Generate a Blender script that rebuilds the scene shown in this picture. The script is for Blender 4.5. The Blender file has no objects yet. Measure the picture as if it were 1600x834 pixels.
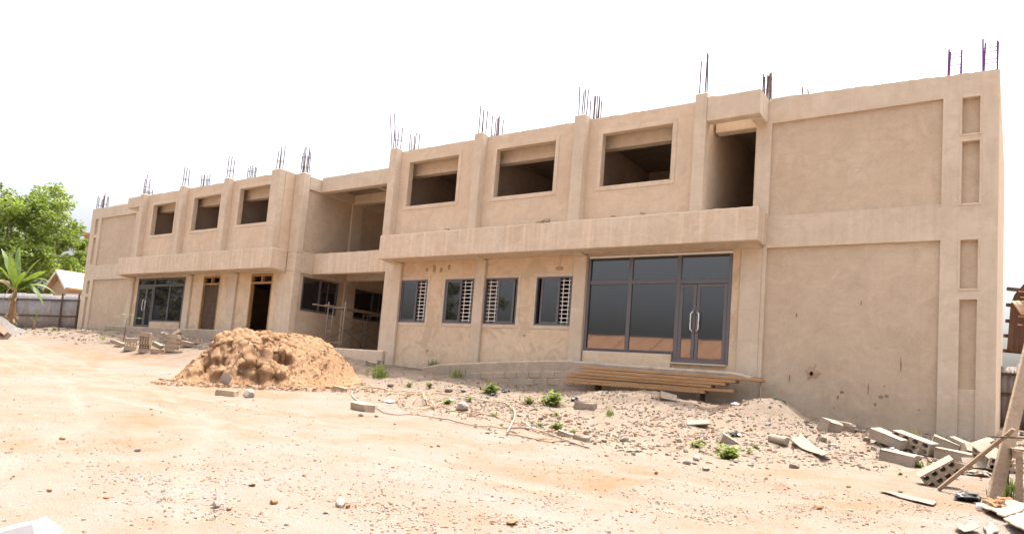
import bpy, bmesh, math, random
from mathutils import Vector, Matrix, noise, Euler
rnd = random.Random(7)
C = bpy.context.scene.collection
scn = bpy.context.scene
R = math.radians

# ------------------------------------------------------------------ camera
CAM = Vector((20.9984, -18.1002, 0.3883))
def cam_axes(yaw, pitch, roll):
    fw = Vector((-math.sin(yaw)*math.cos(pitch), math.cos(yaw)*math.cos(pitch), math.sin(pitch)))
    rt = Vector((math.cos(yaw), math.sin(yaw), 0)); up = rt.cross(fw)
    c, s = math.cos(roll), math.sin(roll)
    return c*rt + s*up, -s*rt + c*up, fw
RT, UP, FW = cam_axes(0.6422, 0.0967, 0.0828)
FPX, PX, PY = 1112.22, 763.57, 487.81
cam = bpy.data.cameras.new('camera')
cam.sensor_width = 36; cam.lens = FPX/1600*36
cam.shift_x = (800-PX)/1600; cam.shift_y = (PY-417)/1600
cam.clip_start = 0.05; cam.clip_end = 2000
co = bpy.data.objects.new('camera', cam); C.objects.link(co)
co.matrix_world = Matrix(((RT.x, UP.x, -FW.x, CAM.x), (RT.y, UP.y, -FW.y, CAM.y), (RT.z, UP.z, -FW.z, CAM.z), (0, 0, 0, 1)))
scn.camera = co

# ------------------------------------------------------------------ light
SUN_EL, SUN_AZ = R(75), R(-4)          # azimuth from +Y towards +X
w = bpy.data.worlds.new('World'); scn.world = w; w.use_nodes = True
nt = w.node_tree
sky = nt.nodes.new('ShaderNodeTexSky'); sky.sky_type = 'NISHITA'; sky.sun_disc = False
sky.sun_elevation = SUN_EL; sky.sun_rotation = SUN_AZ
sky.air_density = 1.0; sky.dust_density = 10.0; sky.ozone_density = 1.0; sky.altitude = 0
hs = nt.nodes.new('ShaderNodeHueSaturation'); hs.inputs['Saturation'].default_value = .5      # thick white haze over the whole sky
nt.links.new(sky.outputs[0], hs.inputs['Color']); nt.links.new(hs.outputs[0], nt.nodes['Background'].inputs[0])
nt.nodes['Background'].inputs[1].default_value = 0.12
sl = bpy.data.lights.new('sun', 'SUN'); sl.energy = 2.0; sl.angle = R(0.53); sl.color = (1, .95, .87)
so = bpy.data.objects.new('sun', sl); C.objects.link(so)
sdir = Vector((math.sin(SUN_AZ)*math.cos(SUN_EL), math.cos(SUN_AZ)*math.cos(SUN_EL), math.sin(SUN_EL)))
so.rotation_euler = sdir.to_track_quat('Z', 'Y').to_euler(); so.location = (0, 0, 40)
scn.view_settings.view_transform = 'Standard'; scn.view_settings.look = 'None'
scn.view_settings.exposure = 1.99; scn.view_settings.gamma = 1
scn.cycles.max_bounces = 8; scn.cycles.diffuse_bounces = 5

# ------------------------------------------------------------------ materials
def mat(name, build):
    m = bpy.data.materials.new(name); m.use_nodes = True
    t = m.node_tree; b = t.nodes['Principled BSDF']
    build(t, b); return m
def N(t, kind, **kw):
    n = t.nodes.new('ShaderNode'+kind)
    for k, v in kw.items():
        if k.startswith('i_'): n.inputs[int(k[2:])].default_value = v
        else: setattr(n, k, v)
    return n
def ramp(t, src, stops, interp='LINEAR'):
    r = t.nodes.new('ShaderNodeValToRGB'); r.color_ramp.interpolation = interp
    e = r.color_ramp.elements
    while len(e) < len(stops): e.new(.5)
    for el, (p, c) in zip(e, stops):
        el.position = p; el.color = (c, c, c, 1) if isinstance(c, (int, float)) else (*c, 1)
    t.links.new(src, r.inputs[0]); return r.outputs[0]
def mixc(t, fac, a, b, mode='MIX'):
    m = t.nodes.new('ShaderNodeMix'); m.data_type = 'RGBA'; m.blend_type = mode
    for sock, val in ((0, fac), (6, a), (7, b)):
        if isinstance(val, (int, float)): m.inputs[sock].default_value = val
        elif isinstance(val, tuple): m.inputs[sock].default_value = (*val, 1)
        else: t.links.new(val, m.inputs[sock])
    return m.outputs[2]
def noise_tex(t, scale, detail=6, rough=.6, dist=0, mapping=None, off=0):
    tc = t.nodes.new('ShaderNodeTexCoord'); src = tc.outputs['Object']
    mp = t.nodes.new('ShaderNodeMapping'); t.links.new(src, mp.inputs[0])
    mp.inputs['Location'].default_value = (off, off*.7, off*1.3)
    if mapping: mp.inputs['Scale'].default_value = mapping
    n = t.nodes.new('ShaderNodeTexNoise'); t.links.new(mp.outputs[0], n.inputs[0])
    n.inputs['Scale'].default_value = scale; n.inputs['Detail'].default_value = detail
    n.inputs['Roughness'].default_value = rough; n.inputs['Distortion'].default_value = dist
    return n.outputs['Fac']
def bump(t, b, parts, dist=.02):
    prev = None
    for src, st in parts:
        n = t.nodes.new('ShaderNodeBump'); n.inputs['Strength'].default_value = st; n.inputs['Distance'].default_value = dist
        t.links.new(src, n.inputs['Height'])
        if prev: t.links.new(prev, n.inputs['Normal'])
        prev = n.outputs[0]
    t.links.new(prev, b.inputs['Normal'])
def setc(t, b, col, rough=.9, spec=.2):
    if isinstance(col, tuple): b.inputs['Base Color'].default_value = (*col, 1)
    else: t.links.new(col, b.inputs['Base Color'])
    b.inputs['Roughness'].default_value = rough; b.inputs['Specular IOR Level'].default_value = spec

def plaster(name, lo, hi, streak=.0, off=0, patch=None, stain=.5):
    def f(t, b):
        n1 = noise_tex(t, .55, 9, .68, .6, off=off)
        col = ramp(t, n1, [(.34, lo), (.66, hi)])
        n2 = noise_tex(t, 2.3, 8, .7, 1.2, off=off+5)
        col = mixc(t, ramp(t, n2, [(.46, 0), (.72, stain)]), col, tuple(c*.80 for c in lo))
        n6 = noise_tex(t, 1.1, 4, .55, 2.5, off=off+31)
        col = mixc(t, ramp(t, n6, [(.52, 0), (.62, .28)]), col, tuple(min(1, c*1.12) for c in hi))
        if streak:
            s = noise_tex(t, 1, 6, .6, .3, (7, 7, .28), off)
            col = mixc(t, ramp(t, s, [(.5, 0), (.68, streak)]), col, tuple(min(1, c*1.22) for c in hi))
            s2 = noise_tex(t, 1, 5, .6, .2, (9, 9, .35), off+9)
            col = mixc(t, ramp(t, s2, [(.54, 0), (.72, streak*.8)]), col, (lo[0]*.86, lo[1]*.72, lo[2]*.6))
        if patch:
            p = noise_tex(t, .8, 7, .7, 1.5, off=off+17)
            col = mixc(t, ramp(t, p, [(.52, 0), (.57, .7)]), col, patch)
        tcx = t.nodes.new('ShaderNodeTexCoord'); wob = t.nodes.new('ShaderNodeTexNoise'); wob.inputs['Scale'].default_value = 1.4; wob.inputs['Detail'].default_value = 5
        t.links.new(tcx.outputs['Object'], wob.inputs[0]); va = t.nodes.new('ShaderNodeVectorMath'); va.operation = 'MULTIPLY_ADD'
        t.links.new(wob.outputs['Color'], va.inputs[0]); va.inputs[1].default_value = (.9, .9, .9); t.links.new(tcx.outputs['Object'], va.inputs[2])
        vo = t.nodes.new('ShaderNodeTexVoronoi'); vo.feature = 'DISTANCE_TO_EDGE'; vo.inputs['Scale'].default_value = .42; t.links.new(va.outputs[0], vo.inputs[0])
        ck = t.nodes.new('ShaderNodeMath'); ck.operation = 'MULTIPLY'
        t.links.new(ramp(t, vo.outputs['Distance'], [(.0, .3), (.004, 0)]), ck.inputs[0]); t.links.new(ramp(t, n1, [(.5, 0), (.6, 1)]), ck.inputs[1])
        col = mixc(t, ck.outputs[0], col, tuple(c*.6 for c in lo))
        tw = noise_tex(t, 1, 5, .6, 1.8, (1.2, 1.2, 5), off+44)
        col = mixc(t, ramp(t, tw, [(.48, 0), (.66, .22)]), col, tuple(c*.86 for c in lo))
        sx = t.nodes.new('ShaderNodeSeparateXYZ'); t.links.new(tcx.outputs['Object'], sx.inputs[0])
        zz = t.nodes.new('ShaderNodeMath'); zz.operation = 'MULTIPLY_ADD'; t.links.new(ramp(t, noise_tex(t, 2.2, 6, .7, .5, (1, 1, .6), off+71), [(.3, 0), (.7, 1)]), zz.inputs[0]); zz.inputs[1].default_value = -1.1; t.links.new(sx.outputs['Z'], zz.inputs[2])
        col = mixc(t, ramp(t, zz.outputs[0], [(0, .22), (.35, 0)]), col, (.33, .25, .18))
        sp = noise_tex(t, 13, 3, .6, 0, off=off+3)
        col = mixc(t, ramp(t, sp, [(.70, 0), (.76, .45)]), col, tuple(c*.5 for c in lo))
        g = noise_tex(t, 70, 3, .7)
        col = mixc(t, .16, col, ramp(t, g, [(.3, .2), (.7, .8)]), 'OVERLAY')
        setc(t, b, col, .93, .15)
        bump(t, b, [(noise_tex(t, 3, 4, .55, .3), .12), (g, .35), (noise_tex(t, 22, 5, .7), .30)], .012)
    return mat(name, f)
PL_UP = plaster('plaster_upper_wall', (0.579, 0.446, 0.321), (0.655, 0.529, 0.402), .12, 1)
PL_PANEL = plaster('plaster_panel', (0.502, 0.387, 0.280), (0.579, 0.465, 0.347), .10, 4, stain=.55)
PL_LOW = plaster('plaster_lower_wall', (0.640, 0.490, 0.336), (0.700, 0.564, 0.413), .08, 9, patch=(.53, .40, .28), stain=.6)
CONC = plaster('concrete_frame', (0.557, 0.453, 0.340), (0.633, 0.529, 0.416), .22, 13)
BAND = plaster('concrete_floor_band', (0.568, 0.446, 0.327), (0.655, 0.542, 0.423), .55, 21)
SURR = plaster('plaster_surround', (0.579, 0.459, 0.340), (0.666, 0.554, 0.434), .05, 27)
PLINTH = plaster('concrete_plinth', (.34, .275, .215), (.47, .38, .29), .15, 33, patch=(.33, .29, .25), stain=.8)
SCAR = plaster('wall_scar', (.22, .155, .105), (.34, .25, .175), 0, 61)
ROUGH = plaster('rough_mortar', (.36, .25, .165), (.46, .33, .23), 0, 41, stain=.8)
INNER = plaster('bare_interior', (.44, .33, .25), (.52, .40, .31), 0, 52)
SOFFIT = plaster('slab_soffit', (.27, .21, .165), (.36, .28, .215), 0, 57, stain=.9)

def f(t, b):
    setc(t, b, mixc(t, noise_tex(t, 3), (.118, .110, .122), (.146, .138, .150)), .38, .5)
    b.inputs['Metallic'].default_value = .35
ALU = mat('grey_aluminium', f)
def glass(name, tint, ior):
    def f(t, b):
        setc(t, b, tint, .03, .5); b.inputs['IOR'].default_value = ior
        n = noise_tex(t, .8, 2, .5)
        bump(t, b, [(n, .03)], .02)
    return mat(name, f)
GLASS = glass('dark_tinted_glass', (.016, .015, .017), 2.1)
def f(t, b): setc(t, b, (.78, .75, .70), .5)
WHITE = mat('white_paint', f)
def f(t, b):
    setc(t, b, (.8, .79, .76), .22); b.inputs['Metallic'].default_value = .9
STEEL = mat('polished_steel', f)
def f(t, b):
    g = noise_tex(t, 6, 4); setc(t, b, mixc(t, ramp(t, g, [(.4, 0), (.65, 1)]), (.10, .075, .085), (.22, .12, .085)), .7); b.inputs['Metallic'].default_value = .3
REBAR = mat('rusty_rebar', f)
def f(t, b): setc(t, b, (.16, .045, .20), .6)
REBARP = mat('purple_painted_rebar', f)
def wood(name, a, c, off=0):
    def f(t, b):
        g = noise_tex(t, 1, 8, .65, 1.5, (1.5, 22, 22), off)
        k = noise_tex(t, 3, 4, .6, 0, off=off)
        col = mixc(t, ramp(t, g, [(.35, 0), (.68, 1)]), a, c)
        col = mixc(t, ramp(t, k, [(.5, 0), (.8, .5)]), col, tuple(x*.6 for x in a))
        setc(t, b, col, .8); bump(t, b, [(g, .35)], .006)
    return mat(name, f)
WOOD = wood('sawn_timber', (.34, .185, .085), (.47, .29, .15))
WOODP = wood('pale_weathered_timber', (.26, .185, .125), (.36, .275, .20), 3)
PLY = wood('sun_bleached_plywood', (.20, .162, .125), (.27, .225, .18), 9)
HANDLE = wood('worn_pale_handle', (.38, .30, .22), (.46, .37, .28), 11)
WOODO = wood('orange_door_timber', (.36, .21, .095), (.46, .29, .145), 5)
WOODD = wood('dark_old_timber', (.075, .05, .035), (.14, .095, .065), 7)
def block_mat(name, a, c):
    def f(t, b):
        n = noise_tex(t, 6, 6, .7); g = noise_tex(t, 45, 3, .7)
        col = mixc(t, ramp(t, n, [(.35, 0), (.68, 1)]), a, c)
        col = mixc(t, ramp(t, g, [(.58, 0), (.7, .4)]), col, tuple(x*.55 for x in a))
        setc(t, b, col, .95, .1); bump(t, b, [(n, .4), (g, .5)], .012)
    return mat(name, f)
BLK = block_mat('cement_block', (.255, .205, .16), (.35, .29, .23))
BLKO = block_mat('sandy_cement_block', (.31, .235, .17), (.39, .31, .235))
STONE = block_mat('grey_stone', (.22, .185, .152), (.31, .265, .222))
STONEO = block_mat('orange_laterite_stone', (.24, .135, .075), (.32, .20, .12))
RUB = block_mat('earthy_rubble', (.17, .135, .105), (.25, .20, .158))
RUBP = block_mat('pale_mortar_rubble', (.235, .19, .15), (.30, .25, .205))
STONEW = block_mat('whitish_stone', (.29, .245, .205), (.38, .33, .28))

def f(t, b):
    at = t.nodes.new('ShaderNodeAttribute'); at.attribute_name = 'rubble'
    n1 = noise_tex(t, .16, 7, .62, .8); n2 = noise_tex(t, .7, 8, .7, .6, off=4)
    pale, mid, org = (.203, .166, .143), (.198, .154, .122), (.184, .116, .069)
    col = mixc(t, ramp(t, n1, [(.36, 0), (.62, 1)]), mid, pale)
    m = t.nodes.new('ShaderNodeMath'); m.operation = 'MULTIPLY'
    t.links.new(ramp(t, n2, [(.44, 0), (.62, 1)]), m.inputs[0]); t.links.new(ramp(t, n1, [(.42, 1), (.62, .4)]), m.inputs[1])
    col = mixc(t, m.outputs[0], col, org)
    n3 = noise_tex(t, 3.2, 6, .7, .4, off=8)
    col = mixc(t, ramp(t, n3, [(.55, 0), (.75, .35)]), col, (.195, .142, .100))
    tr = noise_tex(t, 1, 6, .6, .8, (.5, 4, 1), 3)
    col = mixc(t, ramp(t, tr, [(.5, 0), (.75, .3)]), col, (.232, .196, .168))
    ta = t.nodes.new('ShaderNodeAttribute'); ta.attribute_name = 'track'
    tm = t.nodes.new('ShaderNodeMath'); tm.operation = 'MULTIPLY'; t.links.new(ta.outputs['Fac'], tm.inputs[0]); t.links.new(ramp(t, noise_tex(t, 1.1, 5, .6, off=21), [(.35, 0), (.62, .38)]), tm.inputs[1])
    col = mixc(t, tm.outputs[0], col, (.238, .205, .178))
    rub = mixc(t, ramp(t, noise_tex(t, 1.7, 8, .75, .5, off=2), [(.35, 0), (.65, 1)]), (.165, .128, .098), (.235, .185, .145))
    rub = mixc(t, ramp(t, noise_tex(t, .9, 5, .6, off=12), [(.5, 0), (.7, .5)]), rub, (.225, .148, .095))
    fr = noise_tex(t, 2.5, 6, .7, off=6)
    mm = t.nodes.new('ShaderNodeMath'); mm.operation = 'MULTIPLY_ADD'; mm.use_clamp = True
    t.links.new(ramp(t, fr, [(.3, -.5), (.7, .5)]), mm.inputs[0]); mm.inputs[1].default_value = .8
    t.links.new(at.outputs['Fac'], mm.inputs[2])
    col = mixc(t, ramp(t, mm.outputs[0], [(.3, 0), (.6, 1)]), col, rub)
    g = noise_tex(t, 28, 4, .75); g2 = noise_tex(t, 90, 2, .7)
    col = mixc(t, ramp(t, g, [(.60, 0), (.70, .55)]), col, (.33, .21, .125))
    col = mixc(t, .25, col, ramp(t, g2, [(.3, .2), (.7, .8)]), 'OVERLAY')
    setc(t, b, col, .97, .08)
    bump(t, b, [(tr, .25), (n3, .5), (g, .7), (g2, .45)], .025)
EARTH = mat('dry_earth', f)
def f(t, b):
    n = noise_tex(t, 1.2, 8, .7, .5); g = noise_tex(t, 30, 4, .75)
    col = mixc(t, ramp(t, n, [(.35, 0), (.65, 1)]), (.30, .175, .096), (.375, .235, .14))
    col = mixc(t, ramp(t, g, [(.55, 0), (.72, .45)]), col, (.215, .118, .062))
    setc(t, b, col, .97, .08); bump(t, b, [(noise_tex(t, 7, 8, .8), 1.), (g, .9)], .05)
SAND = mat('orange_sand', f)
def f(t, b):
    g = noise_tex(t, 18, 5, .8); col = mixc(t, ramp(t, g, [(.35, 0), (.68, 1)]), (.13, .118, .108), (.25, .23, .208))
    setc(t, b, col, .95, .1); bump(t, b, [(g, 1)], .05)
GRAVELM = mat('grey_gravel', f)
def corr_mat(name, a, c, d):
    def f(t, b):
        n = noise_tex(t, 1.6, 7, .7, .5); s = noise_tex(t, 1, 5, .6, .2, (6, 6, .5), 4)
        col = mixc(t, ramp(t, n, [(.38, 0), (.66, 1)]), a, c)
        col = mixc(t, ramp(t, s, [(.5, 0), (.72, .8)]), col, d)
        setc(t, b, col, .6, .35); b.inputs['Metallic'].default_value = .25
    return mat(name, f)
ZINC = corr_mat('weathered_zinc_sheet', (.27, .26, .27), (.38, .365, .37), (.30, .22, .17))
ZINCB = corr_mat('brown_zinc_sheet', (.22, .18, .16), (.30, .26, .24), (.18, .115, .08))
RUSTY = corr_mat('rusty_roof_sheet', (.13, .07, .05), (.20, .115, .08), (.09, .05, .035))
RUSTL = corr_mat('rusty_house_roof', (.40, .20, .11), (.48, .27, .16), (.30, .15, .08))
PALEROOF = corr_mat('pale_orange_roof', (.52, .34, .21), (.58, .40, .26), (.50, .32, .20))
def leaf_mat(name, a, c, tr=.35):
    def f(t, b):
        oi = t.nodes.new('ShaderNodeAttribute'); oi.attribute_name = 'tone'
        n = noise_tex(t, 1.1, 3, .5)
        col = mixc(t, oi.outputs['Fac'], a, c)
        setc(t, b, col, .55, .3)
        tn = t.nodes.new('ShaderNodeBsdfTranslucent'); t.links.new(mixc(t, .5, col, (.32, .42, .03)), tn.inputs[0])
        mx = t.nodes.new('ShaderNodeMixShader'); mx.inputs[0].default_value = tr
        out = t.nodes['Material Output']
        t.links.new(b.outputs[0], mx.inputs[1]); t.links.new(tn.outputs[0], mx.inputs[2]); t.links.new(mx.outputs[0], out.inputs[0])
    return mat(name, f)
LEAF = leaf_mat('tree_leaves', (.07, .11, .03), (.21, .275, .065), .4)
LEAFB = leaf_mat('banana_leaf', (.045, .085, .022), (.13, .19, .05), .28)
LEAFW = leaf_mat('weed_leaves', (.085, .12, .035), (.21, .26, .075))
LEAFD = leaf_mat('dry_leaf', (.34, .23, .12), (.45, .33, .19), .25)
def f(t, b):
    n = noise_tex(t, 4, 6, .7); setc(t, b, mixc(t, n, (.11, .075, .05), (.24, .17, .12)), .95)
    bump(t, b, [(n, .6)], .02)
BARK = mat('bark', f)
def f(t, b):
    n = noise_tex(t, 5, 6, .7); setc(t, b, mixc(t, n, (.16, .09, .05), (.38, .25, .14)), .95); bump(t, b, [(n, .6)], .03)
BANSTEM = mat('banana_stem_husk', f)
def f(t, b): setc(t, b, mixc(t, noise_tex(t, 8), (.012, .012, .014), (.03, .03, .034)), .3, .5)
BAGM = mat('black_plastic', f)
def f(t, b): setc(t, b, mixc(t, noise_tex(t, 6), (.19, .152, .115), (.25, .208, .165)), .9)
CARD = mat('pale_cardboard', f)
def f(t, b): setc(t, b, mixc(t, noise_tex(t, 6), (.20, .108, .052), (.29, .17, .092)), .9)
CARDB = mat('brown_kraft_paper', f)
def f(t, b): setc(t, b, mixc(t, noise_tex(t, 4), (.74, .75, .77), (.82, .82, .83)), .6)
PAPER = mat('white_sheet', f)
def f(t, b): setc(t, b, mixc(t, noise_tex(t, 3), (.42, .52, .53), (.6, .68, .68)), .35)
PLASTIC = mat('pale_blue_plastic', f)
def f(t, b): setc(t, b, mixc(t, ramp(t, noise_tex(t, 2), [(.45, 0), (.55, 1)]), (.32, .185, .10), (.38, .25, .15)), .7)
HOSEO = mat('orange_conduit', f)
def f(t, b): setc(t, b, mixc(t, noise_tex(t, 2), (.33, .25, .18), (.42, .34, .26)), .7)
HOSEP = mat('pale_conduit', f)
def f(t, b): setc(t, b, mixc(t, ramp(t, noise_tex(t, .9), [(.5, 0), (.56, 1)]), (.15, .13, .12), (.30, .20, .12)), .7)
HOSEG = mat('grey_conduit', f)
def f(t, b): setc(t, b, mixc(t, noise_tex(t, 5), (.05, .14, .09), (.14, .22, .16)), .5)
GREENP = mat('green_pole', f)
def f(t, b): setc(t, b, mixc(t, noise_tex(t, 14, 4), (.17, .14, .12), (.36, .31, .27)), .6); b.inputs['Metallic'].default_value = .4
SCAFM = mat('scaffold_tube', f)
def f(t, b): setc(t, b, mixc(t, noise_tex(t, 9, 4), (.33, .28, .235), (.44, .385, .33)), .7)
BLADE = mat('dusty_blade', f)
def f(t, b): setc(t, b, mixc(t, noise_tex(t, 2, 6), (.40, .28, .18), (.48, .35, .24)), .9)
HOUSEW = mat('house_wall', f)

# ------------------------------------------------------------------ helpers
def smooth(a, b, x):
    t = max(0., min(1., (x-a)/(b-a))); return t*t*(3-2*t)
def lerp_tab(tab, x):
    if x <= tab[0][0]: return tab[0][1]
    for (a, va), (b, vb) in zip(tab, tab[1:]):
        if x <= b: return va+(vb-va)*(x-a)/(b-a)
    return tab[-1][1]

class MB:
    def __init__(s): s.v = []; s.f = []; s.tone = []
    def add(s, vs, fs):
        o = len(s.v); s.v += [tuple(p) for p in vs]; s.f += [tuple(i+o for i in q) for q in fs]; return s
    def box(s, x0, x1, y0, y1, z0, z1):
        return s.add([(x0,y0,z0),(x1,y0,z0),(x1,y1,z0),(x0,y1,z0),(x0,y0,z1),(x1,y0,z1),(x1,y1,z1),(x0,y1,z1)],
                     [(0,3,2,1),(4,5,6,7),(0,1,5,4),(1,2,6,5),(2,3,7,6),(3,0,4,7)])
    def bar(s, p, q, r, n=6, r2=None, caps=True):
        p, q = Vector(p), Vector(q); d = (q-p).normalized()
        a = d.orthogonal().normalized(); b = d.cross(a); r2 = r if r2 is None else r2
        vs = []
        for c, rr in ((p, r), (q, r2)):
            for i in range(n):
                t = 2*math.pi*i/n; vs.append(c+a*rr*math.cos(t)+b*rr*math.sin(t))
        fs = [(i, (i+1) % n, n+(i+1) % n, n+i) for i in range(n)]
        if caps: fs += [tuple(range(n-1, -1, -1)), tuple(range(n, 2*n))]
        return s.add(vs, fs)
    def tube(s, pts, rad, n=6):
        pts = [Vector(p) for p in pts]; rads = rad if isinstance(rad, (list, tuple)) else [rad]*len(pts)
        vs = []; ref = None
        for i, p in enumerate(pts):
            d = (pts[min(i+1, len(pts)-1)]-pts[max(i-1, 0)]).normalized()
            if ref is None: ref = d.orthogonal().normalized()
            a = (ref-d*ref.dot(d)).normalized(); ref = a; b = d.cross(a)
            for k in range(n):
                t = 2*math.pi*k/n; vs.append(p+(a*math.cos(t)+b*math.sin(t))*rads[i])
        fs = []
        for i in range(len(pts)-1):
            for k in range(n): fs.append((i*n+k, i*n+(k+1) % n, (i+1)*n+(k+1) % n, (i+1)*n+k))
        m = len(pts)-1
        fs += [tuple(range(n-1, -1, -1)), tuple(m*n+k for k in range(n))]
        return s.add(vs, fs)
    def beam(s, p, q, wd, ht, up=(0, 0, 1)):
        p, q = Vector(p), Vector(q); d = (q-p).normalized(); a = d.cross(Vector(up)).normalized(); b = a.cross(d)
        vs = []
        for c in (p, q):
            for i, j in ((-1, -1), (1, -1), (1, 1), (-1, 1)): vs.append(c+a*(wd/2*i)+b*(ht/2*j))
        return s.add(vs, [(0, 1, 2, 3), (7, 6, 5, 4), (0, 4, 5, 1), (1, 5, 6, 2), (2, 6, 7, 3), (3, 7, 4, 0)])
    def xform(s, m):
        s.v = [tuple(m @ Vector(p)) for p in s.v]; return s
    def build(s, name, material, parent=None, bevel=0, smooth_=False, loc=None, rot=None):
        me = bpy.data.meshes.new(name); me.from_pydata(s.v, [], s.f); me.update()
        bm = bmesh.new(); bm.from_mesh(me)
        if not s.tone: bmesh.ops.recalc_face_normals(bm, faces=bm.faces)
        if bevel:
            es = [e for e in bm.edges if len(e.link_faces) == 2 and e.calc_face_angle(0) > .6]
            bmesh.ops.bevel(bm, geom=es, offset=bevel, segments=1, affect='EDGES', clamp_overlap=True)
        bm.to_mesh(me); bm.free()
        if s.tone:
            at = me.attributes.new('tone', 'FLOAT', 'FACE'); at.data.foreach_set('value', s.tone)
        if smooth_: me.polygons.foreach_set('use_smooth', [True]*len(me.polygons))
        return obj(name, me, material, parent, loc, rot)
def obj(name, me, material=None, parent=None, loc=None, rot=None):
    o = bpy.data.objects.new(name, me); C.objects.link(o)
    if material and not me.materials: me.materials.append(material)
    if parent: o.parent = parent
    if loc is not None: o.location = loc
    if rot is not None: o.rotation_euler = rot
    return o
def tag(o, label=None, cat=None, group=None, kind=None):
    if label: o['label'] = label
    if cat: o['category'] = cat
    if group: o['group'] = group
    if kind: o['kind'] = kind
    return o
def empty(name, loc, label, cat, group=None, rz=0):
    o = bpy.data.objects.new(name, None); C.objects.link(o); o.location = loc; o.rotation_euler = (0, 0, rz)
    o.empty_display_size = .3
    return tag(o, label, cat, group)
def dup(o, parent=None):
    c = o.copy(); C.objects.link(c); c.parent = parent if parent else None
    for ch in list(o.children): dup(ch, c)
    return c
def wall_grid(x0, x1, z0, z1, y0, y1, holes, name, material, parent, along='x'):
    """wall with rectangular openings (ox0, ox1, oz0, oz1) cut right through"""
    xs = sorted({x0, x1, *[h[0] for h in holes], *[h[1] for h in holes]}); zs = sorted({z0, z1, *[h[2] for h in holes], *[h[3] for h in holes]})
    xs = [x for x in xs if x0 <= x <= x1]; zs = [z for z in zs if z0 <= z <= z1]
    solid = {}
    for i in range(len(xs)-1):
        for k in range(len(zs)-1):
            cx, cz = (xs[i]+xs[i+1])/2, (zs[k]+zs[k+1])/2
            solid[i, k] = not any(h[0] < cx < h[1] and h[2] < cz < h[3] for h in holes)
    bm = bmesh.new(); cache = {}
    def V(x, y, z):
        key = (round(x, 4), round(y, 4), round(z, 4))
        if key not in cache: cache[key] = bm.verts.new((x, y, z) if along == 'x' else (y, x, z))
        return cache[key]
    for (i, k), sld in solid.items():
        if not sld: continue
        a, b, c, d = xs[i], xs[i+1], zs[k], zs[k+1]
        bm.faces.new((V(a, y0, c), V(b, y0, c), V(b, y0, d), V(a, y0, d)))
        bm.faces.new((V(b, y1, c), V(a, y1, c), V(a, y1, d), V(b, y1, d)))
        if not solid.get((i-1, k)): bm.faces.new((V(a, y1, c), V(a, y0, c), V(a, y0, d), V(a, y1, d)))
        if not solid.get((i+1, k)): bm.faces.new((V(b, y0, c), V(b, y1, c), V(b, y1, d), V(b, y0, d)))
        if not solid.get((i, k-1)): bm.faces.new((V(a, y1, c), V(b, y1, c), V(b, y0, c), V(a, y0, c)))
        if not solid.get((i, k+1)): bm.faces.new((V(a, y0, d), V(b, y0, d), V(b, y1, d), V(a, y1, d)))
    bmesh.ops.recalc_face_normals(bm, faces=bm.faces)
    me = bpy.data.meshes.new(name); bm.to_mesh(me); bm.free()
    return obj(name, me, material, parent)
def prism_x(prof, x0, x1):
    """profile of (y, z) swept along x"""
    n = len(prof); m = MB()
    m.add([(x0, y, z) for y, z in prof]+[(x1, y, z) for y, z in prof],
          [tuple(range(n)), tuple(range(2*n-1, n-1, -1))]+[(i, n+i, n+(i+1) % n, (i+1) % n) for i in range(n)])
    return m
def rough_strip(x0, x1, y0, y1, z0, z1, name, parent, step=.06, amp=.03, material=None, seed=0, vert=False):
    """a ragged mortar coping lying on top of a wall from (x0,z0) to (x1,z1)"""
    m = MB(); n = max(2, int(abs(x1-x0)/step)); r = random.Random(seed+int(x0*100)); vs = []; fs = []
    for i in range(n+1):
        t = i/n; x = x0+(x1-x0)*t; z = z0+(z1-z0)*t
        for j in range(3):
            y = y0+(y1-y0)*j/2
            h = amp*(.25+.5*max(0, .5+noise.noise(Vector((x*2.1, y*3, seed))))+.6*max(0, noise.noise(Vector((x*9, y*6, seed))))+r.uniform(-.25, .35))
            vs.append((x, y, z+max(.004, h)))
        vs.append((x, y1, z-.02)); vs.append((x, y0, z-.02))
    for i in range(n):
        for j in range(5): fs.append((i*5+j, (i+1)*5+j, (i+1)*5+(j+1) % 5, i*5+(j+1) % 5))
    fs += [(0, 1, 2, 3, 4), tuple(n*5+j for j in (4, 3, 2, 1, 0))]
    if vert: vs = [(y, x, z) for x, y, z in vs]
    m.add(vs, fs); return m.build(name, material or ROUGH, parent)

# ------------------------------------------------------------------ terrain
WALLZ = [(-40, 1.35), (-26, 1.2), (-21, 1.42), (-10, 1.40), (-3, 1.2), (0, .9), (3, .70), (7, .52), (10, .38), (14, .25), (16, .2), (18, .05), (21, -.03), (30, -.1)]
def yard(x, y):
    yy = max(-26, min(y, 12))
    xx = max(-40, min(x, 40))
    d = max(0, -2-xx)
    return -.95+.05*(yy+18.1)+.0097*(21-xx)+.026*d*smooth(0, 8, d)
MOUNDS = [(14.0, -2.2, .34, 1.5, 1.0), (16.7, -1.9, .50, .75, 1.2), (12.0, -3.2, .12, 3.2, 1.6), (16.0, -4.2, .14, 2.0, 1.6),
          (18.9, -3.4, .12, 1.2, 1.2), (8.0, -3.0, .08, 2.2, 1.0), (21.6, 1.5, .25, 1.0, 1.6), (-15, -2.4, .16, 2.5, 1.2), (20.5, -2.5, .10, 1.0, .8)]
def rubble_mask(x, y):
    edge = lerp_tab([(-30, -3.2), (-9, -3.2), (-4, -2.5), (3, -3.5), (7, -5.2), (11, -6.6), (15, -8.6), (18, -8.2), (20, -5.8), (26, -5.5)], x)
    return smooth(edge-1.1, edge+1.1, y)
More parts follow.
